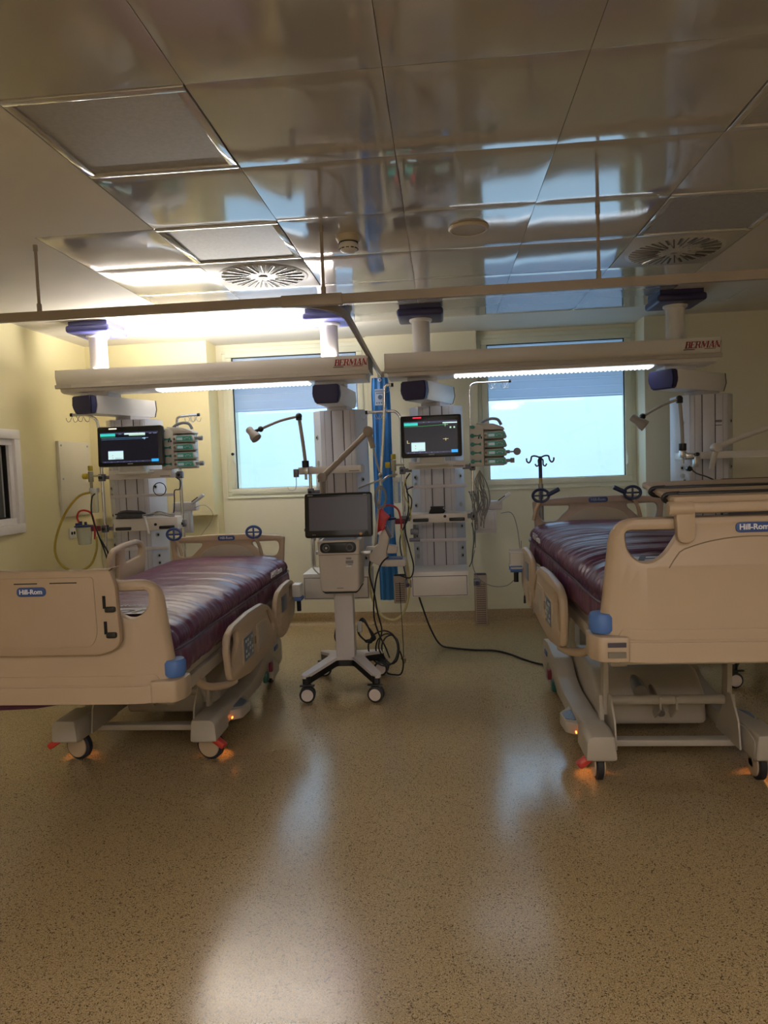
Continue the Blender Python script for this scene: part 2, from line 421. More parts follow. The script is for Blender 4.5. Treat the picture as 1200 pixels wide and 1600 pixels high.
# ---- windows
def window(i, x0, x1, z0, z1, y, handle_left):
    g = G(); fw = .055
    g.box(x0, x1, y-.03, y+.05, z1-fw, z1, .004); g.box(x0, x1, y-.03, y+.05, z0, z0+fw, .004)
    g.box(x0, x0+fw, y-.03, y+.05, z0+fw, z1-fw, .004); g.box(x1-fw, x1, y-.03, y+.05, z0+fw, z1-fw, .004)
    wn = struct('window_%d' % i, g, 'winframe')
    a0, a1, b0, b1 = x0+fw+.004, x1-fw-.004, z0+fw*.5, z1-fw-.004; sw = .055
    a0 -= .02; a1 += .02; b1 += .02
    g = G()
    g.box(a0, a1, y-.045, y+.0, b1-sw, b1, .006); g.box(a0, a1, y-.045, y+.0, b0, b0+sw, .006)
    g.box(a0, a0+sw, y-.045, y+.0, b0+sw, b1-sw, .006); g.box(a1-sw, a1, y-.045, y+.0, b0+sw, b1-sw, .006)
    part('window_sash', g, 'winframe', wn)
    g = G(); bw = .006
    gx0, gx1, gz0, gz1 = a0+sw, a1-sw, b0+sw, b1-sw
    g.box(gx0, gx0+bw, y-.03, y-.01, gz0, gz1); g.box(gx1-bw, gx1, y-.03, y-.01, gz0, gz1)
    g.box(gx0, gx1, y-.03, y-.01, gz0, gz0+.003); g.box(gx0, gx1, y-.03, y-.01, gz1-bw, gz1)
    part('window_gasket', g, 'gap', wn)
    g = G(); g.box(gx0, gx1, y-.024, y-.018, gz0, gz1); part('window_pane', g, 'glass', wn)
    g = G()
    hx = (x0+.078) if handle_left else (x1-.078)
    hz = 1.60 if handle_left else 1.45
    g.box(hx-.012, hx+.012, y-.054, y-.043, hz-.06, hz+.06, .005); g.box(hx-.01, hx+.01, y-.075, y-.054, hz-.05, hz+.03, .005)
    h = part('window_handle', g, 'winframe', wn)
    if handle_left:
        g = G(); g.cyl((hx, y-.09, hz+.02), (hx, y-.07, hz+.02), .013); part('handle_lock', g, 'black', h)
    # outside roller shutter, part lowered: slats
    bot = 2.035; top = z1-.02; n = 7; sh = (top-bot)/n
    me = None
    for k in range(n):
        if me is None:
            g = G(); g.prism([(0, 0), (.010, .003), (.013, sh*.5), (.010, sh-.003), (0, sh-.001), (.002, sh*.5)], x0+.02, x1-.02, 'x')
            me = g.mesh('shutter_slat', 'blind')
        s = place(me, 'shutter_slat', wn); s.location = (0, y+.09, bot+k*sh)
    g = G(); g.box(x0+.02, x1-.02, y+.085, y+.105, bot-.018, bot-.002, .004); part('shutter_end_slat', g, 'blind', wn)
    g = G(); g.box(x0-.03, x1+.03, y+.07, y+.35, z1-.005, z1+.1); part('shutter_box', g, 'winframe', wn)
    return wn
window(1, W1[0], W1[1], SILL, WTOP, YB+.03, True)
window(2, W2[0], W2[1], SILL, WTOP, YB+.03, False)

# interior window on the left wall
g = G(); y0, y1, z0, z1 = IW; f = .07
for a, b, c, d in ((y0, y1, z1-f, z1), (y0, y1, z0, z0+f), (y0, y0+f, z0+f, z1-f), (y1-f, y1, z0+f, z1-f)):
    g.box(XL-.10, XL+.025, a, b, c, d, .004)
w3 = struct('window_3', g, 'white')
g = G(); f2 = .115
for a, b, c, d in ((y0+f, y1-f, z1-f2, z1-f), (y0+f, y1-f, z0+f, z0+f2), (y0+f, y0+f2, z0+f2, z1-f2), (y1-f2, y1-f, z0+f2, z1-f2)):
    g.box(XL-.07, XL+.002, a, b, c, d, .003)
part('window_sash', g, 'white', w3)
g = G(); q = f2+.01
for a, b, c, d in ((y0+f2, y1-f2, z1-q, z1-f2), (y0+f2, y1-f2, z0+f2, z0+q), (y0+f2, y0+q, z0+q, z1-q), (y1-q, y1-f2, z0+q, z1-q)):
    g.box(XL-.05, XL-.02, a, b, c, d)
part('window_gasket', g, 'gap', w3)
g = G(); g.box(XL-.04, XL-.035, y0+q, y1-q, z0+q, z1-q); part('window_pane', g, 'glass', w3)
g = G(); g.box(XL-.118, XL-.11, y0, y1, z0, z1); part('closed_shade', g, mat('grey_shade', 0xA8A39A, .7, var=.12, scale=3), w3)

# access panel and socket on the left wall
t = thing('access_panel', 'white screwed-on access panel on the yellow left wall', 'panel', (XL, 5.83, 1.13))
g = W(t); g.prism([(5.585, 1.13), (6.09, 1.13), (6.09, 1.765), (5.585, 1.765)], XL, XL+.028, 'x', bev=.004); part('cover', g, mat('access_panel_white', 0xD9D2C2, .45, var=.02), t)
for yy, zz in ((5.62, 1.73), (5.62, 1.45), (5.62, 1.17), (6.05, 1.73), (6.05, 1.17)):
    g = W(t); g.cyl((XL+.027, yy, zz), (XL+.033, yy, zz), .009, n=10); part('screw', g, 'steel', t)
t = thing('wall_socket', 'small white wall socket low on left wall under the access panel', 'socket', (XL, 5.75, .95))
g = W(t); g.box(XL, XL+.012, 5.70, 5.80, .94, 1.03, .004); part('face_plate', g, 'white', t)
g = W(t); g.cyl((XL+.011, 5.73, .985), (XL+.014, 5.73, .985), .014, n=12); g.cyl((XL+.011, 5.77, .985), (XL+.014, 5.77, .985), .014, n=12); part('socket_holes', g, 'gap', t)

# ---- ceiling
g = G()
RING_Y = 5.68
def slab(x0, x1, y0, y1, z=CZ): g.box(x0, x1, y0, y1, z, z+.03)
LX = GX-2*TS; FX = GX-3*TS; RX = GX+3*TS; y2 = GY+2*TS
g.box(XL-.2, XR+.1, YF-.1, 7.0, CZ+.03, CZ+.10)            # slab above
slab(XL-.2, LX-.004, YF, y2); slab(XL+.02, FX-.004, y2, RING_Y)
slab(RX+.004, XR, YF, RING_Y-.4); slab(RX+.004, 2.20, RING_Y-.4, RING_Y)
slab(2.212, XR, RING_Y-.4, RING_Y+.012); slab(XL-.2, XL+.012, y2, RING_Y+.012)
slab(XL-.2, XR, RING_Y+.012, 7.0)
ceil = struct('ceiling', g, 'plaster')
# joint lines are open gaps; tiles
def tile_mesh(seed, rough=None, nx=8):
    tb = bmesh.new(); rnd = random.Random(seed); S = TS-.002
    ph = [rnd.uniform(0, 6) for _ in range(4)]; am = rnd.uniform(.0007, .0012)
    def z(u, v):
        edge = min(u, 1-u, v, 1-v)
        bul = -am*(math.sin(PI*u)*math.sin(PI*v)) if 0 < u < 1 and 0 < v < 1 else 0
        return bul + .0004*math.sin(5*u+ph[0])*math.sin(7*v+ph[1])*min(1, edge*5)
    n = nx; us = [0, .006]+[i/n for i in range(1, n)]+[.994, 1]
    vs = {}
    for i, u in enumerate(us):
        for j, v in enumerate(us): vs[i, j] = tb.verts.new(((u-.5)*S, (v-.5)*S, z(u, v)+(.0004 if u in (0, 1) or v in (0, 1) else 0)))
    m = len(us)
    for i in range(m-1):
        for j in range(m-1): tb.faces.new((vs[i, j], vs[i, j+1], vs[i+1, j+1], vs[i+1, j]))
    bd = [vs[i, 0] for i in range(m)]+[vs[m-1, j] for j in range(1, m)]+[vs[i, m-1] for i in range(m-2, -1, -1)]+[vs[0, j] for j in range(m-2, 0, -1)]
    up = [tb.verts.new((v.co.x, v.co.y, .02)) for v in bd]
    for i in range(len(bd)): tb.faces.new((bd[i-1], bd[i], up[i], up[i-1]))
    g = G(); g._add(tb); return g.mesh('ceiling_tile', 'tile', 35)
variants = [tile_mesh(k) for k in range(5)]
LUM = {(-2, 0), (-2, 2), (2, 2), (2, 0)}; DIF = {(-2, 3), (2, 3)}
tiles = []
for r in range(-9, 6):
    for c in range(-3, 3):
        if c == -3 and r < 2: continue
        if (c, r) in LUM or (c, r) in DIF: continue
        if r in (-6, -8) and c in (-2, 0, 2): continue
        o = place(variants[(r*7+c*3) % 5], 'ceiling_tile', ceil)
        o.location = (GX+(c+.5)*TS, GY+(r+.5)*TS, CZ)
if RING_Y > GY+6*TS-.2: pass

def luminaire(c, r, label, on=False):
    x0, y0_ = GX+c*TS, GY+r*TS
    t = thing('ceiling_luminaire', label, 'ceiling light', (x0+.3, y0_+.3, CZ))
    g = W(t); e = .035
    for a, b, p, q in ((x0+.004, x0+TS-.004, y0_+.004, y0_+e), (x0+.004, x0+TS-.004, y0_+TS-e, y0_+TS-.004), (x0+.004, x0+e, y0_+e, y0_+TS-e), (x0+TS-e, x0+TS-.004, y0_+e, y0_+TS-e)):
        g.box(a, b, p, q, CZ-.004, CZ+.02, .002)
    part('frame', g, 'tile', t)
    g = W(t); g.box(x0+e, x0+TS-e, y0_+e, y0_+TS-e, CZ+.004, CZ+.012)
    part('diffuser', g, mat('fill_diffuser', 0xE8E0D0, .5, emit=(1.0, .935, .95), estr=P_FILL) if on else 'diffuser', t)
luminaire(-2, 0, 'large unlit recessed square ceiling light nearest the camera at upper left')
luminaire(-2, 2, 'unlit recessed square ceiling light beside the left round air diffuser')
luminaire(2, 2, 'unlit recessed square ceiling light beside the right round air diffuser')
luminaire(2, 0, 'unlit recessed square ceiling light cut off at upper right edge')
for c, r, n_ in ((-2, -6, 'left, nearer'), (0, -6, 'middle, nearer'), (2, -6, 'right, nearer'), (-2, -8, 'left, farther'), (0, -8, 'middle, farther'), (2, -8, 'right, farther')):  # six unseen lit panels, added to fill the room with light
    luminaire(c, r, 'added square fill light behind the camera, %s of the six' % n_, True)

def air_diffuser(c, r, label):
    x, y = GX+(c+.5)*TS, GY+(r+.5)*TS
    t = thing('air_diffuser', label, 'air vent', (x, y, CZ))
    g = W(t); g.box(x-.296, x+.296, y-.296, y+.296, CZ-.002, CZ+.02, .002); part('face_plate', g, mat('vent_plate', 0xBDB9B2, .3, var=.03), t)
    g = W(t); g.lathe([(0, CZ-.006), (.262, CZ-.006), (.27, CZ-.002), (0, CZ-.002)], (x, y, 0), n=48); part('swirl_disc', g, mat('vent_disc', 0xC9C5BE, .28, var=.03), t)
    g = W(t)
    for k in range(40):
        a = 2*PI*k/40; r0 = (.075, .135, .10, .155)[k % 4]; r1 = .248
        mx = Matrix.Translation((x, y, 0)) @ Matrix.Rotation(a, 4, 'Z')
        g.box(r0, r1, -.0035-.003*(k % 2), .0035+.003*(k % 2), CZ-.0075, CZ-.0055, mx=mx)
    part('slots', g, mat('slot_shadow', 0x45423E, .6), t)
    g = W(t)
    for k in range(20):
        a = 2*PI*(k+.5)/20
        mx = Matrix.Translation((x, y, 0)) @ Matrix.Rotation(a+.0, 4, 'Z')
        g.box(.09, .245, .009, .0115, CZ-.012, CZ-.006, mx=mx)
    part('vanes', g, 'chromeedge', t)
    g = W(t); g.cyl((x, y, CZ-.012), (x, y, CZ-.006), .028, n=20, bev=.002); part('centre_boss', g, 'tile', t)
air_diffuser(-2, 3, 'round swirl air diffuser in the ceiling above the left lighting beam')
air_diffuser(2, 3, 'round swirl air diffuser in the ceiling above the right lighting beam')

t = thing('smoke_detector', 'round cream smoke detector on the glossy ceiling left of the flat disc', 'smoke detector', (-.44, 3.62, CZ))
g = W(t); g.lathe([(0, CZ), (.062, CZ), (.064, CZ-.012), (.055, CZ-.03), (.052, CZ-.032), (0, CZ-.032)], (-.44, 3.62, 0)); part('base', g, mat('cream_plastic', 0xC8BBA4, .4), t)
g = W(t); g.lathe([(0, CZ-.034), (.042, CZ-.034), (.047, CZ-.045), (.05, CZ-.06), (.042, CZ-.074), (.03, CZ-.082), (0, CZ-.084)], (-.44, 3.62, 0)); part('sensor_head', g, 'white', t)
g = W(t)
for k in range(12):
    mx = Matrix.Translation((-.44, 3.62, 0)) @ Matrix.Rotation(2*PI*k/12, 4, 'Z'); g.box(.036, .0485, -.008, .008, CZ-.069, CZ-.065, mx=mx)
g.lathe([(.044, CZ-.034), (.05, CZ-.034), (.05, CZ-.037), (.044, CZ-.037)], (-.44, 3.62, 0)); part('vent_slots', g, 'gap', t)
t = thing('ceiling_speaker', 'flat round cream ceiling disc right of the smoke detector', 'speaker', (.165, 3.61, CZ))
g = W(t); g.lathe([(0, CZ), (.098, CZ), (.10, CZ-.006), (.094, CZ-.014), (.086, CZ-.014), (.086, CZ-.010), (0, CZ-.010)], (.165, 3.61, 0), n=36); part('ring', g, mat('cream_plastic', 0xC8BBA4, .4), t)
g = W(t); g.lathe([(0, CZ-.012), (.084, CZ-.012), (.084, CZ-.009), (0, CZ-.009)], (.165, 3.61, 0), n=36); part('grille', g, mat('grille_beige', 0xB4A78F, .5, bump=.3, bscale=300), t)

# ================================================================ CURTAIN RAIL
RY, RZ = 3.45, 2.278
t = thing('curtain_rail', 'long aluminium curtain rail hung from the ceiling on thin rods', 'curtain rail', (0, RY, RZ-.022))
g = W(t); g.prism([(RY-.012, RZ-.022), (RY+.012, RZ-.022), (RY+.012, RZ+.022), (RY-.012, RZ+.022)], XL, XR, 'x', bev=.003); part('main_rail', g, 'rail', t)
g = W(t); g.box(-.76, -.46, RY-.017, RY+.017, RZ-.027, RZ+.027, .003); part('joint_sleeve', g, 'rail', t)
g = W(t); bp = [(-.90, RY+.012, RZ), (-.72, RY+.03, RZ), (-.58, RY+.12, RZ), (-.50, RY+.32, RZ), (-.495, RY+.6, RZ), (-.505, 4.6, RZ), (-.52, 5.5, RZ), (-.53, 6.37, RZ)]
P = catmull(bp, 6)
tb = bmesh.new(); rings = []
for i, p in enumerate(P):
    d = (P[min(i+1, len(P)-1)]-P[max(i-1, 0)]).normalized(); n = Vector((-d.y, d.x, 0))
    rings.append([tb.verts.new(p+n*a+Vector((0, 0, b))) for a, b in ((-.011, -.02), (.011, -.02), (.011, .02), (-.011, .02))])
for a, b in zip(rings, rings[1:]):
    for k in range(4): tb.faces.new((a[k], a[(k+1) % 4], b[(k+1) % 4], b[k]))
tb.faces.new(rings[0]); tb.faces.new(rings[-1][::-1]); bmesh.ops.recalc_face_normals(tb, faces=tb.faces[:])
g._add(tb); part('branch_rail', g, 'rail', t, 'curved branch rail running back to the wall')
for x, y in ((-2.0, RY), (-.55, RY), (.76, RY), (2.6, RY)):
    g = W(t); g.cyl((x, y, RZ+.02), (x, y, CZ), .008, n=12); g.cyl((x, y, RZ+.02), (x, y, RZ+.06), .012, n=12); g.cyl((x, y, CZ-.03), (x, y, CZ), .011, n=12)
    part('suspension_rod', g, 'rail', t)
g = W(t); g.box(-.56, -.50, 6.36, 6.38, RZ-.03, RZ+.03, .003); part('wall_bracket', g, 'rail', t)

# ================================================================ LIGHTING BEAMS
def serif_word(g, word, x, y, z, h):
    """slanted serif capitals built of strokes, facing -y; x = left end"""
    st, th = .20*h, .085*h
    U = dict(
     B=([(0, 0, st, h), (0, h-th, .55*h, h), (0, .5*h, .55*h, .5*h+th), (0, 0, .6*h, th), (.44*h, .54*h, .44*h+st, .94*h), (.48*h, .04*h, .48*h+st, .52*h)], .74),
     E=([(0, 0, st, h), (0, h-th, .62*h, h), (0, .48*h, .45*h, .48*h+th), (0, 0, .64*h, th), (.56*h, .72*h, .62*h, h), (.58*h, 0, .64*h, .26*h)], .72),
     R=([(0, 0, st, h), (0, h-th, .55*h, h), (0, .46*h, .55*h, .46*h+th), (.46*h, .5*h, .46*h+st*.9, .94*h), (.42*h, .22*h, .42*h+st, .48*h), (.54*h, 0, .54*h+st, .26*h)], .82),
     M=([(.06*h, 0, .06*h+th, h), (.85*h, 0, .85*h+st, h), (.10*h, .62*h, .10*h+st, h), (.24*h, .34*h, .24*h+st, .72*h), (.38*h, .06*h, .38*h+st*.8, .46*h), (.54*h, .3*h, .54*h+th, .66*h), (.68*h, .6*h, .68*h+th, h)], 1.15),
     A=([(.08*h, 0, .08*h+th, .3*h), (.18*h, .28*h, .18*h+th, .62*h), (.3*h, .58*h, .3*h+th, h), (.36*h, .6*h, .36*h+st, h), (.46*h, .28*h, .46*h+st, .64*h), (.56*h, 0, .56*h+st, .32*h), (.18*h, .28*h, .55*h, .28*h+th)], .86),
     N=([(.06*h, 0, .06*h+th, h), (.08*h, .66*h, .08*h+st, h), (.24*h, .36*h, .24*h+st, .72*h), (.4*h, .1*h, .4*h+st, .44*h), (.58*h, 0, .58*h+st*.6, .22*h), (.70*h, 0, .70*h+th, h)], .92))
    cx = x
    for ch in word:
        bs, adv = U[ch]; serif = [(-.07*h, 0, .28*h, th*.7), (-.07*h, h-th*.7, .28*h, h)]
        if ch in 'AMN': serif = [(0, 0, .26*h, th*.7), ((adv-.32)*h, 0, (adv-.04)*h, th*.7)]
        for a, b, c, d in bs+serif:
            k = .22
            v = [(cx+a+b*k, z+b), (cx+c+b*k, z+b), (cx+c+d*k, z+d), (cx+a+d*k, z+d)]
            g.prism(v, y-.0008, y+.0008, 'y')
        cx += adv*h
    return cx
def beam(x0, x1, label, lit):
    zt, zb = 2.268, 2.118; yf, yb = 5.13, 5.47
    t = thing('lighting_beam', label, 'light fitting', ((x0+x1)/2, 5.3, 2.05))
    g = W(t); pr = [(yf, zt), (yf-.006, zt-.05), (yf+.008, zb+.045), (yf+.012, zb+.04), (yb-.012, zb+.04), (yb, zt)]
    g.prism(pr, x0, x1, 'x', bev=.003); part('housing', g, 'beam', t)
    g = W(t); g.prism([(yf-.008, zb+.04), (yf-.008, zb+.014), (yf+.006, zb+.010), (yf+.012, zb+.04)], x0-.006, x1+.006, 'x'); part('accessory_rail', g, mat('beam_rail', 0xBDB5AC, .35, var=.02), t)
    g = W(t); g.prism([(yf+.006, zb+.038), (yf+.03, zb-.012), (yf+.06, zb-.02), (yb-.06, zb-.02), (yb-.01, zb+.038)], x0+.02, x1-.02, 'x'); part('lower_housing', g, 'beam', t)
    for xe, s in ((x0, -1), (x1, 1)):
        g = W(t); g.prism([(p[0]+.003, p[1]) for p in pr[:3]]+[(yf+.01, zb+.04), (yb, zb+.04), (yb, zt)], xe-.002 if s < 0 else xe, xe if s < 0 else xe+.002, 'x'); part('end_cap', g, mat('dark_end_cap', 0x4A4448, .5), t)
    n = int((x1-x0-.35)/.075); xm = (x0+x1)/2; xs = x0+.75 if lit else x0+.5
    me = None
    g = W(t)
    n = int((x1-.42-xs)/.03)
    for k in range(n):
        a = xs+k*.03; g.prism([(a, 0), (a+.03, 0), (a+.015, -.012)], yf+.05, yf+.16, 'y', mx=Matrix.Translation((0, 0, zb-.022)))
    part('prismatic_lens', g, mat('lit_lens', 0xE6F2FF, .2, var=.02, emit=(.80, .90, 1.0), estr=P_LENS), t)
    for k in range(5):
        xx = x0+.12+k*(x1-x0-.24)/4
        g = W(t); g.cyl((xx, yf-.011, zb+.027), (xx, yf-.006, zb+.027), .006, n=8); part('screw', g, 'steel', t)
    g = W(t); h = .046; lx = x1-.245
    serif_word(g, 'BERMAN', lx, yf-.006, 2.197, h); part('lettering', g, 'redlet', t)
    g = W(t); g.box(lx-.01, lx+.065, yf-.007, yf-.003, 2.186, 2.190); part('underline', g, 'gap', t)
    g = W(t); g.box(lx+.13, lx+.205, yf-.007, yf-.003, 2.189, 2.192); part('underline', g, 'redlet', t)
    if lit:
        g = W(t); g.box(x0+.25, x1-.25, 5.22, 5.42, zt, zt+.008); part('uplight_lens', g, mat('uplight_glow', 0xFFFFFF, .5, emit=(1, .93, .82), estr=2.5), t, 'glowing uplight strip on top of the beam')
        ld = bpy.data.lights.new('uplight_lamp', 'AREA'); ld.shape = 'RECTANGLE'; ld.size = x1-x0-.5; ld.size_y = .18; ld.energy = P_UPLIGHT; ld.color = (1, .95, .88)
        lo = bpy.data.objects.new('uplight_lamp', ld); COL.objects.link(lo); lo.parent = t
        lo.location = (0, .02, zt+.015-2.05); lo.rotation_euler = (PI, 0, 0)
    return t
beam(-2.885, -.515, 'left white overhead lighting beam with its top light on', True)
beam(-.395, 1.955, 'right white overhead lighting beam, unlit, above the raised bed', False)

# ================================================================ SUPPLY COLUMNS
def socket(g, x, y, z, nrm, r=.017):
    n = Vector(nrm); g.cyl(Vector((x, y, z)), Vector((x, y, z))+n*.006, r, n=14)
def hook(g, x, y, z, s=1, a=0):
    d = Vector((math.cos(a), math.sin(a), 0))*s
    p = lambda u, v: (x+d.x*u, y+d.y*u, z+v)
    g.tube([p(0, 0), p(.01, -.012), p(.022, -.035), p(.04, -.04), p(.05, -.025), p(.052, -.01)], .0025, n=6)
def column(key, plate, body, rz, label, feats):
    px, py = plate; cx, cy = body
    t = thing('supply_column', label, 'medical column', (cx, cy, .45))
    g = W(t); g.box(px-.17, px+.17, py-.17, py+.17, CZ-.085, CZ-.03, .02, seg=3); g.box(px-.15, px+.15, py-.15, py+.15, CZ-.04, CZ)
    part('ceiling_plate', g, 'lilac' if key in 'AB' else 'navy', t)
    g = W(t); g.lathe([(.0, CZ-.105), (.078, CZ-.105), (.085, CZ-.095), (.085, CZ-.083), (0, CZ-.083)], (px, py, 0), n=32); part('flange', g, 'white', t)
    g = W(t); g.cyl((px, py, 2.055), (px, py, CZ-.09), .066, n=32); part('ceiling_tube', g, 'white', t)
    g = W(t); g.box(px-.11, px+.11, py-.11, py+.11, 2.07, 2.10, .004); part('beam_collar', g, 'panel', t)
    # arm
    d = Vector((cx-px, cy-py+.0, 0)); L = d.length; d.normalize(); n = Vector((-d.y, d.x, 0))
    mx = Matrix(((d.x, n.x, 0, px), (d.y, n.y, 0, py), (0, 0, 1, 0), (0, 0, 0, 1)))
    w_ = .105; z0, z1 = 1.935, 2.07; a0, a1 = -.20, L+.16
    prof = [(-w_*.82, z0), (-w_, z0+.06), (-w_*.93, z1), (w_*.93, z1), (w_, z0+.06), (w_*.82, z0)]
    g = W(t); g.mx = g.mx @ mx; g.prism(prof, a0+.06, a1, 'x', bev=.006); part('arm', g, 'white', t)
    g = W(t); g.mx = g.mx @ mx
    tb = bmesh.new()
    va = [tb.verts.new((a0+.062+.02*(p[0] > 0), p[0], p[1])) for p in prof]; vb = [tb.verts.new((a0-.0+.015*(p[1] < z0+.05), p[0]*.97, p[1])) for p in prof]
    tb.faces.new(va); tb.faces.new(vb[::-1])
    for i in range(6): tb.faces.new((va[i], vb[i], vb[(i+1) % 6], va[(i+1) % 6]))
    bmesh.ops.recalc_face_normals(tb, faces=tb.faces[:])
    bmesh.ops.bevel(tb, geom=tb.edges[:], offset=.008, segments=2, affect='EDGES'); g._add(tb); part('arm_cap', g, 'navy', t, 'navy blue end cap')
    g = W(t); g.mx = g.mx @ mx; g.prism([(p[0]*1.01, p[1]) for p in prof], a1, a1+.006, 'x'); part('arm_end', g, 'gap', t)
    g = W(t); g.mx = g.mx @ mx; g.box(L-.11, L+.11, -.08, .08, 1.90, 1.94, .003); part('neck', g, 'panel', t)
    # body (local, rotated)
    R = Matrix.Translation((0, 0, -.45)) @ Matrix.Rotation(rz, 4, 'Z')
    zt, zb = 1.905, .66
    oc = [(-.205, -.05), (-.135, -.15), (.135, -.15), (.205, -.05), (.205, .12), (.12, .17), (-.12, .17), (-.205, .12)]
    g = G(R); g.prism(oc, zb, zt, 'z', bev=.004); part('column_body', g, 'panelside', t)
    for a, b in ((-.128, -.05), (-.042, .042), (.05, .128)):
        g = G(R); g.box(a, b, -.157, -.149, zb, zt-.004, .0025); part('front_panel', g, 'panel', t)
    for a in (-.046, .046):
        g = G(R); g.box(a-.0035, a+.0035, -.153, -.149, zb, zt-.004); part('panel_seam', g, mat('seam_grey', 0x55535C, .5), t)
    for a in (-.10, .10):
        g = G(R); g.box(a-.0015, a+.0015, -.159, -.156, zb+.01, zt-.01); part('panel_groove', g, mat('groove_grey', 0x9C99A4, .5), t)
    for s in (-1, 1):
        nv = Vector((s*.82, -.57, 0))
        for k, z in enumerate((1.70, 1.50, 1.46, 1.36, 1.30, 1.14, 1.06, .97, .90, .80, .74)):
            if s > 0 and k in (1, 4, 6, 8): continue
            p = Vector((s*.172, -.098, z)); g = G(R)
            g.cyl(p, p+nv*.005, .019, n=14); so = part('socket', g, 'pump', t)
            g = G(R); g.cyl(p+nv*.004, p+nv*.007, .010, n=10); part('socket_hole', g, 'gap' if (k+s) % 3 else 'steel', so)
    f = feats
    yF = -.157
    def shelf(x0, x1, y0, z0, z1, name, handles=0, logo=False, deep=.24, label=None):
        g = G(R); g.box(x0, x1, y0, y0+deep, z0, z1, .004); p = part(name, g, 'beam', t, label)
        if name == 'drawer':
            g = G(R); g.box(x0+.008, x1-.008, y0-.0015, y0, z0+.008, z1-.030); part('drawer_gap', g, mat('seam_grey', 0x55535C, .5), p)
            g = G(R); g.box(x0+.012, x1-.012, y0-.008, y0, z0+.012, z1-.034, .003); part('drawer_front', g, 'beam', p)
        if handles:
            for a in ((x0+.02, x0+.135), (x1-.135, x1-.02)):
                g = G(R); g.box(a[0], a[1], y0-.028, y0, z0+.01, z0+.034, .006); part('handle', g, 'black', p, 'black grip')
            g = G(R); g.cyl((x1-.165, y0-.006, z0+.045), (x1-.165, y0, z0+.045), .011, n=12); part('lock', g, 'black', p)
        if logo:
            g = G(R)
            for k in range(8): g.box(x1-.088+k*.0095, x1-.0815+k*.0095, y0-.0075 if name == 'drawer' else y0-.001, y0, z0+.012, z0+.018)
            part('maker_mark', g, 'greylet', p)
        return p
    for nm, a in f:
        if nm == 'shelf': shelf(*a, name='monitor_shelf', logo=True)
        if nm == 'midshelf': shelf(*a, name='shelf', handles=1)
        if nm == 'drawer': shelf(*a, name='drawer', logo=True, deep=.34)
        if nm == 'rail':
            x0, x1, z = a; g = G(R); g.box(x0, x1, yF-.035, yF-.027, z-.012, z+.012, .002)
            for xx in (-.1, 0, .1): g.cyl((xx, yF-.03, z), (xx, yF+.005, z), .008, n=8)
            part('equipment_rail', g, mat('rail_paint', 0xD6D0D2, .35), t)
        if nm == 'pole':
            x, y, z0, z1 = a[:4]; g = G(R); g.cyl((x, y, z0), (x, y, z1), .0125, n=14); pl = part('pole', g, 'chrome', t, 'chrome equipment pole')
            for z in a[4]:
                g = G(R); s = -1 if x > 0 else 1
                g.box(x-.022, x+.022, y-.026, y+.022, z-.028, z+.028, .005); g.box(x+s*.022, x+s*.07, y-.012, y+.012, z-.014, z+.014, .003)
                cl = part('clamp', g, mat('clamp_grey', 0x6E6E78, .4, metal=.5), pl)
                g = G(R); g.cyl((x, y-.055, z), (x, y-.026, z), .012, n=10); part('clamp_knob', g, 'black', pl)
        if nm == 'stickers':
            for (x, z, w_, h_) in a:
                g = G(R); g.box(x-w_/2, x+w_/2, yF-.0015, yF, z-h_/2, z+h_/2); part('sticker', g, mat('grey_sticker', 0x77747E, .6), t)
    return t
colA = column('A', (-2.62, 5.30), (-2.51, 5.60), .12, 'supply column nearest the yellow left wall, beside the left bed head',
  [('shelf', (-.075, .40, -.43, 1.43, 1.50)), ('rail', (-.16, .343, 1.295)), ('midshelf', (-.05, .432, -.47, 1.035, 1.13)), ('rail', (-.18, .28, .87)), ('drawer', (-.20, .24, -.50, .49, .68)),
   ('pole', (-.173, -.30, .78, 1.80, (1.45, 1.05))), ('pole', (.432, -.30, .75, 1.80, (1.45, 1.07)))])
colB = column('B', (-.82, 5.32), (-.80, 5.58), 0, 'supply column standing behind the ventilator on wheels', 
  [('shelf', (-.27, .20, -.42, 1.418, 1.472)), ('rail', (-.22, .22, 1.10)), ('drawer', (-.26, .235, -.47, .485, .68)), ('pole', (-.215, -.24, .70, 1.46, (1.45, 1.28)))])
colC = column('C', (-.13, 5.36), (-.04, 5.60), 0, 'supply column between the two windows carrying the right patient monitor',
  [('shelf', (-.21, .205, -.44, 1.425, 1.48)), ('rail', (-.24, .22, 1.288)), ('midshelf', (-.21, .21, -.44, 1.03, 1.095)), ('rail', (-.22, .21, .873)), ('drawer', (-.215, .20, -.50, .49, .675)),
   ('pole', (-.262, -.30, .58, 1.78, (1.42, 1.05))), ('pole', (.262, -.28, .82, 1.48, (1.43, 1.06)))])
colD = column('D', (1.72, 5.36), (1.99, 5.60), -.05, 'supply column at far right behind the raised bed',
  [('shelf', (-.26, .45, -.44, 1.425, 1.475)), ('rail', (-.2, .2, 1.10)), ('stickers', [(.07, 1.70, .045, .018), (.07, 1.67, .045, .007)]), ('drawer', (-.215, .20, -.50, .49, .675))])

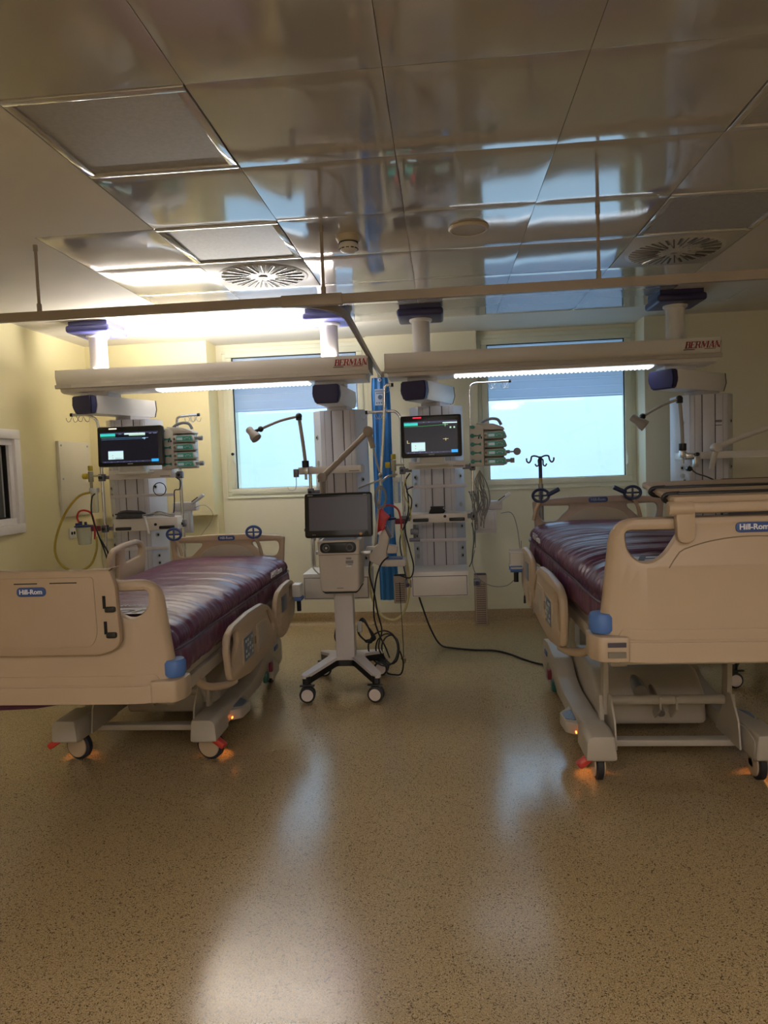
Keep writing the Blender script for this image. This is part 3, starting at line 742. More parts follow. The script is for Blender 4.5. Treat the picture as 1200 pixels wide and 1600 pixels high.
# ---- pole-mounted hook arms
def hook_arm(label, pts, tip, nh, d, r=.010):
    t = thing('infusion_hook_pole', label, 'drip hook', (pts[0][0], pts[0][1], pts[0][2]))
    g = W(t); g.tube(pts, r, n=10, sub=5); part('pole', g, 'chrome', t)
    a, b = Vector(pts[-2]), Vector(pts[-1])
    g = W(t); e = (b-a).normalized(); g.cyl(b-e*.005, b+e*.012, r*1.25, n=10); part('end_cap', g, 'black', t)
    for k in range(nh):
        p = b+(a-b)*(k+.2)/nh
        g = W(t); hook(g, p.x, p.y, p.z-r, 1 if k % 2 else -1, d); part('hook', g, 'steel', t)
    return t
hook_arm('bent drip pole with hooks rising left of the left patient monitor', [(-2.648, 5.28, 1.78), (-2.65, 5.28, 1.84), (-2.665, 5.27, 1.905), (-2.73, 5.25, 1.935), (-2.83, 5.23, 1.94)], 0, 4, 0, .011)
hook_arm('short hooked bar above the left infusion pump stack', [(-2.048, 5.354, 1.78), (-2.05, 5.356, 1.86), (-2.04, 5.36, 1.895), (-1.98, 5.36, 1.905), (-1.88, 5.36, 1.91)], 0, 4, 0)
hook_arm('tall bent drip pole in front of the right window, over the pump stack', [(.215, 5.30, 1.42), (.215, 5.30, 1.9), (.22, 5.30, 2.01), (.25, 5.30, 2.045), (.33, 5.30, 2.048), (.51, 5.30, 2.05)], 0, 4, 0, .009)
hook_arm('horizontal drip bar crossing the blue plastic curtain', [(-.30, 5.25, 1.76), (-.305, 5.25, 1.82), (-.34, 5.25, 1.86), (-.40, 5.25, 1.862), (-.55, 5.25, 1.862)], 0, 3, 0, .011)
hook_arm('thin tall chrome pole in front of the blue plastic curtain', [(-.52, 5.15, .82), (-.48, 5.15, 1.15), (-.42, 5.15, 1.75), (-.405, 5.15, 2.0), (-.395, 5.15, 2.04), (-.37, 5.15, 2.045), (-.35, 5.15, 2.045)], 0, 1, 0, .011)

# ================================================================ PATIENT MONITORS
def monitor(x0, x1, z0, z1, y, tilt, label, alarm, variant):
    cx, cz = (x0+x1)/2, z0; w_, h_ = x1-x0, z1-z0
    t = thing('patient_monitor', label, 'monitor', (cx, y, z0-.03)); t.rotation_euler = (0, 0, tilt)
    R = Matrix.Translation((0, 0, .03)) @ Matrix.Rotation(-.06, 4, 'X')
    g = G(R); g.plate([roundpoly([(-w_/2, 0), (w_/2, 0), (w_/2, h_), (-w_/2, h_)], .016)], .05, .008, 'y', 0); part('bezel', g, 'blackgloss', t)
    g = G(R); a, b, c, d = -w_/2+.026, w_/2-.03, .035, h_-.04
    g.box(a, b, -.027, -.024, c, d); sc = part('display', g, emis('screen_black', 0x0B0D1C, .9), t, 'lit dark blue display')
    sw, sh = b-a, d-c
    def el(x, z, w2, h2, m, n='readout'):
        g = G(R); g.box(a+x*sw, a+(x+w2)*sw, -.0295, -.0265, c+z*sh, c+(z+h2)*sh); part(n, g, m, sc)
    el(0, .93, 1, .05, emis('scr_bar', 0x3A3C58, .9), 'title_bar'); el(0, .86, .26, .09, emis('scr_teal', 0x35C8BC, 1.1), 'status_bar')
    el(.0, .825, .26, .012, emis('scr_green', 0x2E9A50, 1.0), 'trace')
    el(.42 if variant == 0 else .73, .90, .36 if variant == 0 else .27, .05, emis('scr_white', 0xD8F4F0, 1.1), 'alarm_bar')
    if variant == 0:
        el(.5, .86, .28, .03, emis('scr_pale', 0xBFE8C8, 1.0)); el(.02, .79, .70, .008, emis('scr_blue', 0x5C8AB0, 1), 'trace'); el(.02, .745, .70, .006, emis('scr_blue', 0x5C8AB0, 1), 'trace')
        el(.73, .75, .06, .03, emis('scr_blue2', 0x9CC4E0, 1)); el(.80, .77, .03, .012, emis('scr_blue2', 0x9CC4E0, 1)); el(.76, .72, .012, .07, emis('scr_blue2', 0x9CC4E0, 1))
        el(.85, .91, .04, .02, emis('scr_grey', 0x8088A0, 1)); el(.92, .91, .06, .02, emis('scr_grey', 0x8088A0, 1)); el(.32, .92, .05, .02, emis('scr_grey', 0x8088A0, 1))
    else:
        for k in range(5): el(.26+k*.1, .825+k*.006, .1, .01, emis('scr_green', 0x2E9A50, 1.0), 'trace')
        el(.77, .80, .012, .10, emis('scr_green2', 0x7CC88C, 1)); el(.73, .85, .10, .012, emis('scr_green2', 0x7CC88C, 1))
        el(.86, .74, .03, .05, emis('scr_pale', 0xBFE8C8, 1.0)); el(.93, .74, .03, .05, emis('scr_pale', 0xBFE8C8, 1.0))
        el(.73, .40, .10, .012, emis('scr_yellow', 0xD8CC90, 1)); el(.775, .35, .012, .08, emis('scr_yellow', 0xD8CC90, 1))
        el(.05, .30, .012, .09, emis('scr_yellow', 0xD8CC90, 1)); el(.06, .30, .04, .012, emis('scr_yellow', 0xD8CC90, 1))
        for k in range(4): el(.36+k*.1, .945, .03, .02, emis('scr_grey', 0x8088A0, 1))
    el(.13, .04 if variant else .08, .26, .27, emis('scr_popup', 0xC6E4E4, 1.1), 'pop_up_window'); el(.25, .04 if variant else .08, .13, .05, emis('scr_grey', 0x8088A0, 1))
    el(.13, .31 if variant else .35, .26, .02, emis('scr_pt', 0x6C86A8, 1)); el(.20, .20, .015, .02, 'gap'); el(.20, .12, .015, .02, 'gap')
    el(.03, -.03, .85, .05, emis('scr_bar', 0x3A3C58, .9), 'menu_bar'); el(.88, -.03, .12, .09, emis('scr_cyan', 0x2C9CE4, 1.2), 'button')
    for k in range(7): el(.06+k*.11, -.015, .022, .02, emis('scr_grey', 0x8088A0, 1), 'icon')
    g = G(R); g.box(-w_/2+.09, -w_/2+.15, -.0275, -.024, h_-.020, h_-.012, .002); part('alarm_light', g, emis('alarm_'+alarm, 0xFF3048 if alarm == 'red' else 0xFFF0D8, 1.6), t)
    g = G(R); g.box(-.02, .02, -.0275, -.0245, .014, .020, .001); part('maker_mark', g, 'pump', t)
    g = G(); g.prism([(-.10, -.03), (.10, -.03), (.085, .04), (-.085, .04)], .0, .10, 'y', bev=.004); g.box(-.12, .12, -.02, .12, -.03, -.012, .004); part('stand', g, 'pumpw', t)
    return t
monitor(-2.545, -2.055, 1.527, 1.822, 5.06, .03, 'lit patient monitor over the left bed head, white alarm light', 'white', 0)
monitor(-.292, .142, 1.509, 1.808, 5.06, -.03, 'lit patient monitor with a red alarm light, between the windows', 'red', 1)

# ================================================================ INFUSION PUMPS
def pump_rack(x, y, z, rz, label):
    t = thing('infusion_pump_rack', label, 'pump rack', (x, y, z), rz)
    g = G(); g.prism(roundpoly([(-.10, 0), (.0, 0), (.0, .275), (-.03, .30), (-.10, .30)], .008, 3), -.06, .08, 'y', bev=.004); part('spine', g, 'pumpw', t)
    g = G(); g.prism(roundpoly([(.0, .262), (.15, .262), (.14, .278), (.07, .305), (-.05, .315), (-.05, .27)], .006, 3), -.055, .08, 'y', bev=.003); part('top_housing', g, 'pumpw', t)
    g = G(); g.box(.0, .14, .02, .08, .0, .265, .004); part('back_panel', g, 'pump', t)
    g = G(); g.tube([(-.03, .01, .30), (-.005, .01, .325), (.05, .01, .343), (.10, .01, .335), (.125, .01, .295)], .011, n=10); part('carrying_handle', g, mat('handle_grey', 0x77787C, .4), t)
    for k in range(5):
        z = .035+k*.062; g = G(); c = -.082
        if k < 4:
            g.cyl((c, -.066, z), (c, -.06, z), .016, n=16); g.prism([(c+.012, z-.008), (c+.04, z-.004), (c+.062, z-.011), (c+.062, z+.011), (c+.04, z+.004), (c+.012, z+.008)], -.065, -.06, 'y')
        else: g.prism(roundpoly([(-.097, .278), (-.07, .272), (-.058, .284), (-.07, .296), (-.097, .296)], .004, 2), -.065, -.06, 'y')
        part('teal_marking', g, 'tealdark', t)
    g = G(); g.box(-.04, -.03, -.064, -.06, .198, .214); g.box(-.022, -.012, -.064, -.06, .198, .214); part('small_symbols', g, 'greylet', t)
    return t
def pump(x, y, z, rz, label, group, ext):
    t = thing('infusion_pump', label, 'infusion pump', (x, y, z), rz, group)
    g = G(); g.prism(roundpoly([(.004, .0), (.155, .0), (.165, .012), (.150, .052), (.012, .052), (.004, .045)], .006, 3), -.075, .015, 'y', bev=.004); part('housing', g, 'pump', t)
    g = G(); g.prism([(.030, .008), (.156, .008), (.145, .045), (.030, .045)], -.078, -.073, 'y'); kp = part('keypad', g, 'teal', t, 'teal keypad')
    g = G(); g.box(.036, .078, -.081, -.077, .016, .034); part('display', g, mat('pump_lcd', 0x9CB4BC, .3, emit=0x9CB4BC, estr=.25), kp)
    for a in (.092, .104, .116, .128): 
        g = G(); g.box(a, a+.007, -.081, -.077, .020+.008*(a > .1)*(a < .12), .028+.006*(a > .1)*(a < .12)); part('key', g, 'key', kp)
    g = G(); g.cyl((.014, -.079, .026), (.014, -.074, .026), .009, n=12); part('door_latch', g, mat('latch_brown', 0x7C6E64, .4), t)
    if ext:
        g = G(); e = ext
        g.box(.155, .155+.03, -.05, -.02, .016, .040, .005); part('syringe_plunger', g, mat('plunger_grey', 0x8E9298, .35), t)
        g = G(); 
        if e == 'long': g.cyl((.18, -.035, .028), (.215, -.035, .028), .006, n=10); g.cyl((.235, -.045, .028), (.235, -.025, .028), .027, n=18, bev=.004)
        else: g.cyl((.185, -.035, .028), (.215, -.035, .028), .018, n=14, bev=.003)
        part('plunger_head', g, mat('plunger_grey', 0x8E9298, .35), t)
    return t
names = ['lowest', 'third from top', 'second from top', 'topmost']
for (x, y, z, rz, side, ex) in ((-2.00, 5.19, 1.497, 0, 'left', ('short', None, None, 'short')), (.31, 5.22, 1.432, -.12, 'right', ('short', 'long', None, None))):
    pump_rack(x, y, z, rz, 'white infusion pump rack with carrying handle, beside the %s patient monitor' % side)
    for k in range(4):
        pump(x, y, z+.006+k*.063, rz, '%s infusion pump in the rack beside the %s patient monitor' % (names[k], side), 'infusion pumps racked beside the monitors', ex[k])

# ================================================================ SUCTION / OXYGEN SETS
def suction(dx, side, pts_red, canister):
    t = thing('flowmeter', 'yellow-knobbed gas flowmeter clamped left of the %s column' % side, 'flowmeter', (dx, 5.25, 1.36))
    g = W(t); g.cyl((dx, 5.25, 1.42), (dx, 5.25, 1.50), .020, n=14, bev=.003); g.cyl((dx, 5.25, 1.465), (dx+.08, 5.26, 1.465), .008, n=10); g.cyl((dx, 5.25, 1.365), (dx, 5.25, 1.42), .010, n=10); part('body', g, mat('brushed_brass_grey', 0xA8A48C, .35, metal=.5), t)
    g = W(t); g.cyl((dx, 5.25, 1.505), (dx, 5.25, 1.545), .018, n=16, bev=.003); part('knob', g, 'yellow', t)
    g = W(t); g.cyl((dx-.062, 5.25, 1.465), (dx-.026, 5.25, 1.465), .022, n=16, bev=.003); part('knob', g, 'yellow', t)
    g = W(t); g.box(dx-.01, dx+.05, 5.225, 5.275, 1.335, 1.372, .004); part('humidifier_cap', g, mat('frosted_cap', 0xC8CCCC, .4), t)
    g = W(t); g.lathe([(0, 1.18), (.024, 1.18), (.027, 1.2), (.027, 1.335), (0, 1.335)], (dx+.02, 5.25, 0), n=18); part('humidifier_bottle', g, 'clear', t)
    cx, cz = canister
    t = thing('suction_canister', 'clear suction canister with navy lid on the left of the %s column' % side, 'canister', (cx, 5.2, cz-.135))
    g = W(t); g.lathe([(0, cz-.135), (.044, cz-.135), (.048, cz-.13), (.062, cz), (0, cz)], (cx, 5.2, 0), n=24); part('jar', g, 'clear', t)
    g = W(t); g.lathe([(0, cz), (.070, cz), (.072, cz+.006), (.068, cz+.012), (.04, cz+.016), (0, cz+.016)], (cx, 5.2, 0), n=24)
    g.cyl((cx-.02, 5.19, cz+.01), (cx-.02, 5.19, cz+.045), .012, n=10); g.cyl((cx+.02, 5.19, cz+.01), (cx+.02, 5.19, cz+.04), .010, n=10); g.box(cx-.055, cx-.015, 5.17, 5.2, cz+.01, cz+.032, .004); part('lid', g, 'lid', t)
    g = W(t); g.box(cx+.06, cx+.13, 5.185, 5.215, cz-.035, cz+.005, .004); part('bracket', g, 'dred', t, 'dark red holder bracket')
    solo('red_suction_hose', G().tube(pts_red, .0075, n=8), 'redhose', 'red suction hose looping over the canister by the %s column' % side, 'hose')
suction(-2.72, 'left', [(-2.80, 5.19, 1.10), (-2.815, 5.18, 1.15), (-2.79, 5.17, 1.195), (-2.74, 5.16, 1.205), (-2.69, 5.16, 1.18), (-2.675, 5.17, 1.10), (-2.68, 5.18, 1.03), (-2.69, 5.19, .98)], (-2.775, 1.075))
suction(-.365, 'middle', [(-.45, 5.19, 1.06), (-.47, 5.17, 1.12), (-.43, 5.16, 1.165), (-.38, 5.16, 1.165), (-.335, 5.16, 1.13), (-.32, 5.17, 1.05), (-.318, 5.18, .99)], (-.425, 1.06))
solo('yellow_hose', G().tube([(-2.70, 5.19, 1.34), (-2.78, 5.15, 1.31), (-2.88, 5.12, 1.18), (-2.95, 5.10, 1.0), (-2.96, 5.10, .87), (-2.90, 5.10, .78), (-2.80, 5.10, .745), (-2.70, 5.12, .79), (-2.655, 5.14, .90), (-2.66, 5.16, 1.0)], .009, n=8), 'yelhose', 'yellow hose hanging in a big loop beside the left wall', 'hose')
solo('yellow_hose', G().tube([(-.32, 5.15, .99), (-.30, 5.12, .85), (-.27, 5.10, .62), (-.30, 5.10, .42), (-.38, 5.10, .33), (-.48, 5.10, .36), (-.55, 5.10, .50), (-.56, 5.10, .65), (-.55, 5.12, .80)], .009, n=8), 'palehose', 'pale yellow hose looping low in front of the blue curtain', 'hose')
# thin grey and black leads
def lead(label, pts, r=.0035, m='cable', name='cable', cat='cable', sub=6):
    return solo(name, G().tube(pts, r, n=6, sub=sub), m, label, cat)
lead('black cable running down the left edge of the left column', [(-2.62, 5.10, 1.33), (-2.655, 5.12, 1.30), (-2.665, 5.12, 1.18), (-2.63, 5.12, 1.04), (-2.60, 5.12, .95), (-2.56, 5.1, .85), (-2.55, 5.1, .74), (-2.60, 5.1, .64)], .006)
lead('thick black twin cable bending down beside the left bed head', [(-2.62, 5.14, .98), (-2.58, 5.12, .93), (-2.54, 5.10, .87), (-2.52, 5.10, .77), (-2.55, 5.12, .66)], .007)
lead('coiled black lead hung right of the left column', [(-2.06, 5.30, 1.43), (-2.02, 5.28, 1.40), (-2.03, 5.28, 1.34), (-2.07, 5.28, 1.33), (-2.08, 5.29, 1.25), (-2.10, 5.30, 1.15), (-2.16, 5.28, 1.14)], .0045)
lead('round coil of grey lead on the left column rail', [(-2.18+.05*math.cos(a), 5.26, 1.345+.05*math.sin(a)) for a in [k*.7 for k in range(19)]], .003, 'cable')

# ================================================================ THINGS ON THE SHELVES
t = thing('cable_pile', 'dark grey pile of folded cuff and cables on the left column shelf', 'cable pile', (-2.36, 5.17, 1.13))
g = W(t); random.seed(3)
for k in range(9):
    a, b = -2.47+random.uniform(-.02, .02), -2.29+random.uniform(-.02, .03); z = 1.137+.006*k
    g.tube([(a, 5.14+random.uniform(-.03, .03), z), ((a+b)/2, 5.12+random.uniform(-.05, .05), z+.008), (b, 5.15+random.uniform(-.03, .03), z-.002), ((a+b)/2, 5.2, z), (a, 5.16, z)], .006, n=6)
part('folded_cables', g, mat('dark_grey_rubber', 0x46464A, .5), t)
g = W(t); g.plate([roundpoly([(-2.47, 1.132), (-2.28, 1.132), (-2.27, 1.165), (-2.36, 1.18), (-2.45, 1.172)], .012)], .09, .01, 'y', 5.16); part('cuff', g, mat('dark_grey_rubber', 0x46464A, .5), t)
t = thing('white_cables', 'tangle of pale leads and a white probe on the left column shelf', 'cable', (-2.17, 5.15, 1.13))
for k in range(7):
    g = W(t); z = 1.135+.004*k; g.tube([(-2.27, 5.12, z), (-2.22, 5.17+random.uniform(-.03, .03), z+random.uniform(0, .02)), (-2.15, 5.14, z+random.uniform(0, .03)), (-2.08, 5.18, z), (-2.05, 5.20, z)], .0028, n=6); part('lead', g, 'gcable' if k % 2 else 'wcable', t)
g = W(t); g.cyl((-2.24, 5.09, 1.15), (-2.20, 5.06, 1.02), .010, .007, n=10); part('probe', g, 'wcable', t)
t = thing('pressure_cuff', 'black blood pressure cuff lying on the middle column shelf', 'cuff', (-.06, 5.22, 1.095))
g = W(t); g.plate([roundpoly([(-.115, 1.096), (.0, 1.096), (.012, 1.115), (-.02, 1.138), (-.095, 1.136)], .008)], .11, .008, 'y', 5.23); g.box(-.10, .0, 5.18, 5.30, 1.136, 1.142, .003); part('cuff', g, mat('charcoal_cloth', 0x2C2A2E, .8), t)
g = W(t); g.tube([(.0, 5.2, 1.12), (.05, 5.19, 1.108), (.10, 5.2, 1.103), (.15, 5.2, 1.106), (.2, 5.25, 1.10)], .003, n=6); part('hose', g, 'wcable', t)

# grey device boxes beside columns
def device_box(x, z, label, flip=1):
    t = thing('connection_box', label, 'device', (x, 5.58, z-.24))
    g = W(t); g.box(x-.10, x+.10, 5.54, 5.62, z-.07, z, .008); g.box(x-.11, x+.05, 5.54, 5.60, z-.25, z-.07, .006); part('housing', g, mat('device_grey', 0xCFCACA, .45), t)
    g = W(t); g.box(x-.09, x+.03, 5.535, 5.54, z-.22, z-.09, .002); part('cover_plate', g, mat('device_plate', 0xD8D4D4, .4), t)
    for a in (-.055, .01):
        g = W(t); g.cyl((x+a, 5.53, z-.15), (x+a, 5.537, z-.15), .010, n=10); part('port', g, 'steel', t)
    g = W(t); mx = Matrix.Translation((x+.11, 5.55, z+.02)) @ Matrix.Rotation(-.6, 4, 'Y'); g.box(-.065, .065, -.02, .02, -.012, .012, .005, mx=mx); part('handset', g, 'wcable', t)
    g = W(t); g.box(-.045, .02, -.022, -.018, .006, .013, mx=mx); part('handset_window', g, 'black', t)
    return t
device_box(-2.10, 1.225, 'pale grey device box with tilted handset right of the left column')
device_box(.355, 1.155, 'pale grey device box with tilted handset right of the middle column')
lead('thin grey lead hanging in a loop from the left device box', [(-2.0, 5.5, 1.18), (-1.92, 5.5, 1.20), (-1.86, 5.5, 1.15), (-1.86, 5.5, 1.08), (-1.93, 5.5, .99), (-1.98, 5.5, .93)], .0025, 'gcable')
lead('thin grey lead hanging from the right device box to the floor side', [(.44, 5.5, 1.06), (.52, 5.5, 1.06), (.56, 5.5, .95), (.58, 5.48, .75), (.60, 5.46, .55), (.60, 5.45, .42)], .003, 'gcable')
lead('grey lead drooping from middle column toward the raised bed', [(.22, 5.3, .80), (.20, 5.28, .70), (.24, 5.25, .60), (.34, 5.25, .535), (.46, 5.3, .53), (.54, 5.35, .60), (.575, 5.4, .68), (.58, 5.42, .85)], .003, 'gcable')
solo('connector', G().cyl((.60, 5.45, .36), (.60, 5.45, .42), .009, .006, n=10), 'rubber', 'small grey plug at the end of the lead hanging below the right window', 'connector')
# bundle of ecg leads
t = thing('lead_bundle', 'hanging bundle of grey monitoring leads right of the middle column', 'cable bundle', (.25, 5.2, .95))
random.seed(11)
for k in range(12):
    g = W(t); a = random.uniform(-.045, .05); b = random.uniform(-.02, .09); zb = random.uniform(.98, 1.12)
    g.tube([(.27, 5.22, 1.40), (.27+a, 5.20, 1.30), (.25+b, 5.18+random.uniform(0, .03), 1.18), (.22+b, 5.2, zb), (.24+b*.7, 5.21, zb+.02), (.22+a, 5.22, 1.25)], .0035, n=6); part('lead', g, 'gcable', t)
for s in (-1,):
    lead('black cable looping down the left side of the middle column', [(-.24, 5.14, 1.40), (-.275, 5.14, 1.34), (-.26, 5.14, 1.24), (-.26, 5.13, 1.12), (-.29, 5.12, 1.0), (-.26, 5.10, .85), (-.235, 5.10, .72), (-.26, 5.08, .64), (-.34, 5.08, .66)], .0055)
lead('second black cable beside the middle column left pole', [(-.22, 5.17, 1.30), (-.27, 5.17, 1.27), (-.235, 5.17, 1.20), (-.26, 5.16, 1.08), (-.33, 5.15, .92), (-.31, 5.14, .72), (-.29, 5.12, .62)], .0045)
lead('yellow green earth lead on the left of the middle column', [(-.27, 5.13, 1.36), (-.29, 5.13, 1.26), (-.25, 5.13, 1.15), (-.245, 5.12, 1.06)], .004, 'yelhose')
lead('green and grey leads hanging right of the middle column', [(.20, 5.18, 1.02), (.215, 5.15, .92), (.20, 5.14, .82), (.19, 5.14, .74), (.17, 5.14, .70)], .004, 'green')

def perf_box(x0, x1, z0, z1, y, label):
    t = thing('perforated_box', label, 'box', ((x0+x1)/2, y, z0))
    g = W(t); g.box(x0, x1, y-.04, y+.05, z0, z1, .003); part('casing', g, 'perf', t)
    g = W(t); g.box(x0+.004, x1-.004, y-.036, y+.046, z1-.001, z1+.003); part('dark_opening', g, 'gap', t)
    g = W(t); nx = 6; nz = int((z1-z0-.06)/.0165)
    for i in range(nx):
        for j in range(nz):
            xx = x0+.018+(x1-x0-.036)*i/(nx-1); zz = z0+.02+j*.0165; g.box(xx-.0035, xx+.0035, y-.0415, y-.039, zz-.0035, zz+.0035)
    o = part('perforations', g, 'hole', t); o['kind'] = 'stuff'
    return t
perf_box(.212, .305, .225, .612, 5.33, 'tall perforated taupe metal box hanging right of the bottom drawer')
perf_box(-.40, -.305, .41, .62, 5.33, 'short perforated taupe metal box beside the blue plastic curtain')
for x, s in ((.235, 1), (-.27, -1)):
    t = thing('rail_clamp', 'dark clamp at the %s side of the middle column drawer' % ('right' if s > 0 else 'left'), 'clamp', (x-.01, 5.14, .55))
    g = W(t); g.box(x-.035, x+.015, 5.12, 5.16, .56, .61, .004); part('body', g, mat('clamp_grey', 0x6E6E78, .4, metal=.5), t)
    g = W(t); g.cyl((x-.01, 5.08, .585), (x-.01, 5.12, .585), .014, n=10); part('knob', g, 'navy', t)

# ================================================================ BLUE PLASTIC CURTAIN
t = thing('folded_curtain', 'folded blue plastic curtain with a paper label, hanging from the branch rail', 'curtain', (-.49, 5.92, .32))
tb = bmesh.new(); rows = []; nz = 60; nxp = 18
for j in range(nz+1):
    z = .32+(2.195-.32)*j/nz; fr = (z-.32)/1.875; row = []
    xc = -.505+.015*(1-fr)+.006*math.sin(z*4); hw = .080+.006*noise.noise((0, 0, z*3))-(.012 if fr > .93 else 0)*((fr-.93)/.07)
    for i in range(nxp*2):
        a = 2*PI*i/(nxp*2); x = xc+hw*math.cos(a); y = 5.92+.022*math.sin(a)*(1)+.006*math.sin(9*a)+.006*noise.noise((x*20, z*5, 3)); row.append(tb.verts.new((x, y, z)))
    rows.append(row)
for a, b in zip(rows, rows[1:]):
    for i in range(len(a)): tb.faces.new((a[i], a[(i+1) % len(a)], b[(i+1) % len(a)], b[i]))
tb.faces.new(rows[0][::-1]); tb.faces.new(rows[-1]); bmesh.ops.recalc_face_normals(tb, faces=tb.faces[:])
g = W(t); g._add(tb); part('plastic_sheet', g, 'bluepl', t)
g = W(t); g.box(-.545, -.455, 5.886, 5.889, 1.965, 2.10); lb = part('paper_label', g, 'paper', t)
g = W(t)
for k in range(9): g.box(-.54+k*.0092, -.534+k*.0092, 5.884, 5.886, 2.078, 2.088)
for k in range(7): g.box(-.532+k*.0092, -.526+k*.0092, 5.884, 5.886, 2.060, 2.070)
g.cyl((-.50, 5.884, 2.032), (-.50, 5.886, 2.032), .019, n=20)
for k in range(4): g.cyl((-.53+k*.02, 5.884, 1.985), (-.53+k*.02, 5.886, 1.985), .006, n=10)
part('print', g, mat('blue_grey_print', 0x4F6788, .6), lb)
g = W(t); g.tube([(-.50, 5.92, 2.19), (-.495, 5.92, 2.21), (-.51, 5.92, 2.235), (-.525, 5.92, 2.258)], .004, n=6); g.lathe([(.008, -.002), (.014, -.002), (.014, .002), (.008, .002), (.008, -.002)], (-.50, 5.89, 2.175), (0, 1, 0), n=16); part('hanging_ring', g, 'white', t)

# ================================================================ EXAMINATION LAMPS
def exam_lamp(base, elbow, wrist, head_a, head_b, label):
    t = thing('examination_lamp', label, 'lamp', base)
    g = W(t); b = Vector(base); e = Vector(elbow); w_ = Vector(wrist); ha, hb = Vector(head_a), Vector(head_b)
    g.box(b.x-.02, b.x+.02, b.y-.02, b.y+.02, b.z-.05, b.z, .004); g.cyl(b-Vector((0, 0, .09)), b, .010, n=10); part('clamp', g, 'steel', t)
    g = W(t); g.cyl(b, b+Vector((0, 0, .05)), .026, n=16, bev=.004); part('base_joint', g, 'black', t)
    g = W(t); g.tube([b+Vector((0, 0, .04)), b.lerp(e, .5)+Vector((.004, 0, 0)), e], .013, n=12, sub=4); part('lower_arm', g, mat('lamp_arm', 0x9C9692, .35), t)
    g = W(t); g.ball(e, .024, n=14); g.box(e.x-.02, e.x+.02, e.y-.015, e.y+.015, e.z-.03, e.z+.01, .004); part('elbow_joint', g, 'black', t)
    g = W(t); g.tube([e, e.lerp(w_, .5)+Vector((0, 0, .012)), w_], .010, n=12, sub=4); part('upper_arm', g, mat('lamp_arm', 0x9C9692, .35), t)
    g = W(t); g.ball(w_, .022, n=12); g.cyl(w_, ha.lerp(hb, .4), .012, n=10); part('head_joint', g, 'black', t)
    d = (hb-ha); L = d.length
    g = W(t); g.lathe([(0, 0), (.022, 0), (.028, .01), (.026, L*.4), (.030, L*.55), (.039, L*.75), (.040, L), (.034, L), (.030, L*.9), (0, L*.9)], ha, d, n=24); part('lamp_head', g, mat('lamp_head_grey', 0x9A928C, .4), t)
    return t
exam_lamp((-1.005, 5.12, 1.47), (-1.035, 5.1, 1.845), (-1.31, 5.05, 1.76), (-1.395, 5.03, 1.765), (-1.33, 5.0, 1.69), 'examination lamp with articulated arm reaching across the left window')
exam_lamp((1.685, 5.12, 1.49), (1.66, 5.1, 1.85), (1.395, 5.05, 1.735), (1.315, 5.03, 1.735), (1.40, 5.0, 1.665), 'examination lamp with articulated arm in front of the right window edge')
t = thing('rail_hook', 'thin wire hook hanging from the left end of the shelf behind the ventilator', 'hook', (-1.075, 5.12, 1.31))
g = W(t); g.box(-1.095, -1.06, 5.10, 5.14, 1.40, 1.46, .004); part('clamp', g, mat('clamp_grey', 0x6E6E78, .4, metal=.5), t)
g = W(t); g.tube([(-1.075, 5.1, 1.42), (-1.078, 5.1, 1.33), (-1.10, 5.1, 1.305), (-1.13, 5.1, 1.31), (-1.14, 5.1, 1.33)], .003, n=6); part('wire', g, 'steel', t)
t = thing('rail_clamp', 'chrome clamp with black knob low on the pole left of the ventilator screen', 'clamp', (-.99, 5.2, 1.05))
g = W(t); g.box(-1.02, -.95, 5.18, 5.23, .98, 1.05, .006); g.cyl((-.985, 5.2, .92), (-.985, 5.2, .98), .018, n=12); part('body', g, 'steel', t)
g = W(t); g.cyl((-1.05, 5.2, 1.0), (-1.02, 5.2, 1.0), .012, n=10); part('knob', g, 'black', t)
t = thing('rail_clamp', 'chrome clamp left of the middle column below the shelf', 'clamp', (-.22, 5.14, .93))
g = W(t); g.box(-.25, -.19, 5.12, 5.16, .95, .99, .004); g.cyl((-.22, 5.14, .90), (-.22, 5.14, 1.02), .010, n=10); g.box(-.26, -.18, 5.1, 5.13, .90, .925, .004); part('body', g, mat('clamp_grey', 0x6E6E78, .4, metal=.5), t)

# ================================================================ VENTILATOR CART
def cart_caster(t, x, y, R, back=False, rz=0):
    mx = Matrix.Translation((x, y, 0)) @ Matrix.Rotation(rz, 4, 'Z')
    g = W(t); g.mx = g.mx @ mx; g.box(-.022, .022, -.016, .03, .07, .118, .006); g.box(-.045, .05, -.035, -.008, .108, .118, .004); c = part('caster', g, 'black', t)
    for s in (-1, 1):
        g = W(t); g.mx = g.mx @ mx; g.lathe([(0, -.009), (R*.86, -.009), (R, -.004), (R, .007), (R*.9, .010), (0, .010)], (0, s*.018, R+.001), (0, 1, 0), n=26); part('tyre', g, 'rubber', c)
        g = W(t); g.mx = g.mx @ mx; g.lathe([(0, -.002), (R*.74, -.002), (R*.74, .002), (0, .002)], (0, s*.0285, R+.001), (0, 1, 0), n=24); part('hub_cap', g, mat('hub_cream', 0xD8CCC6, .4), c)
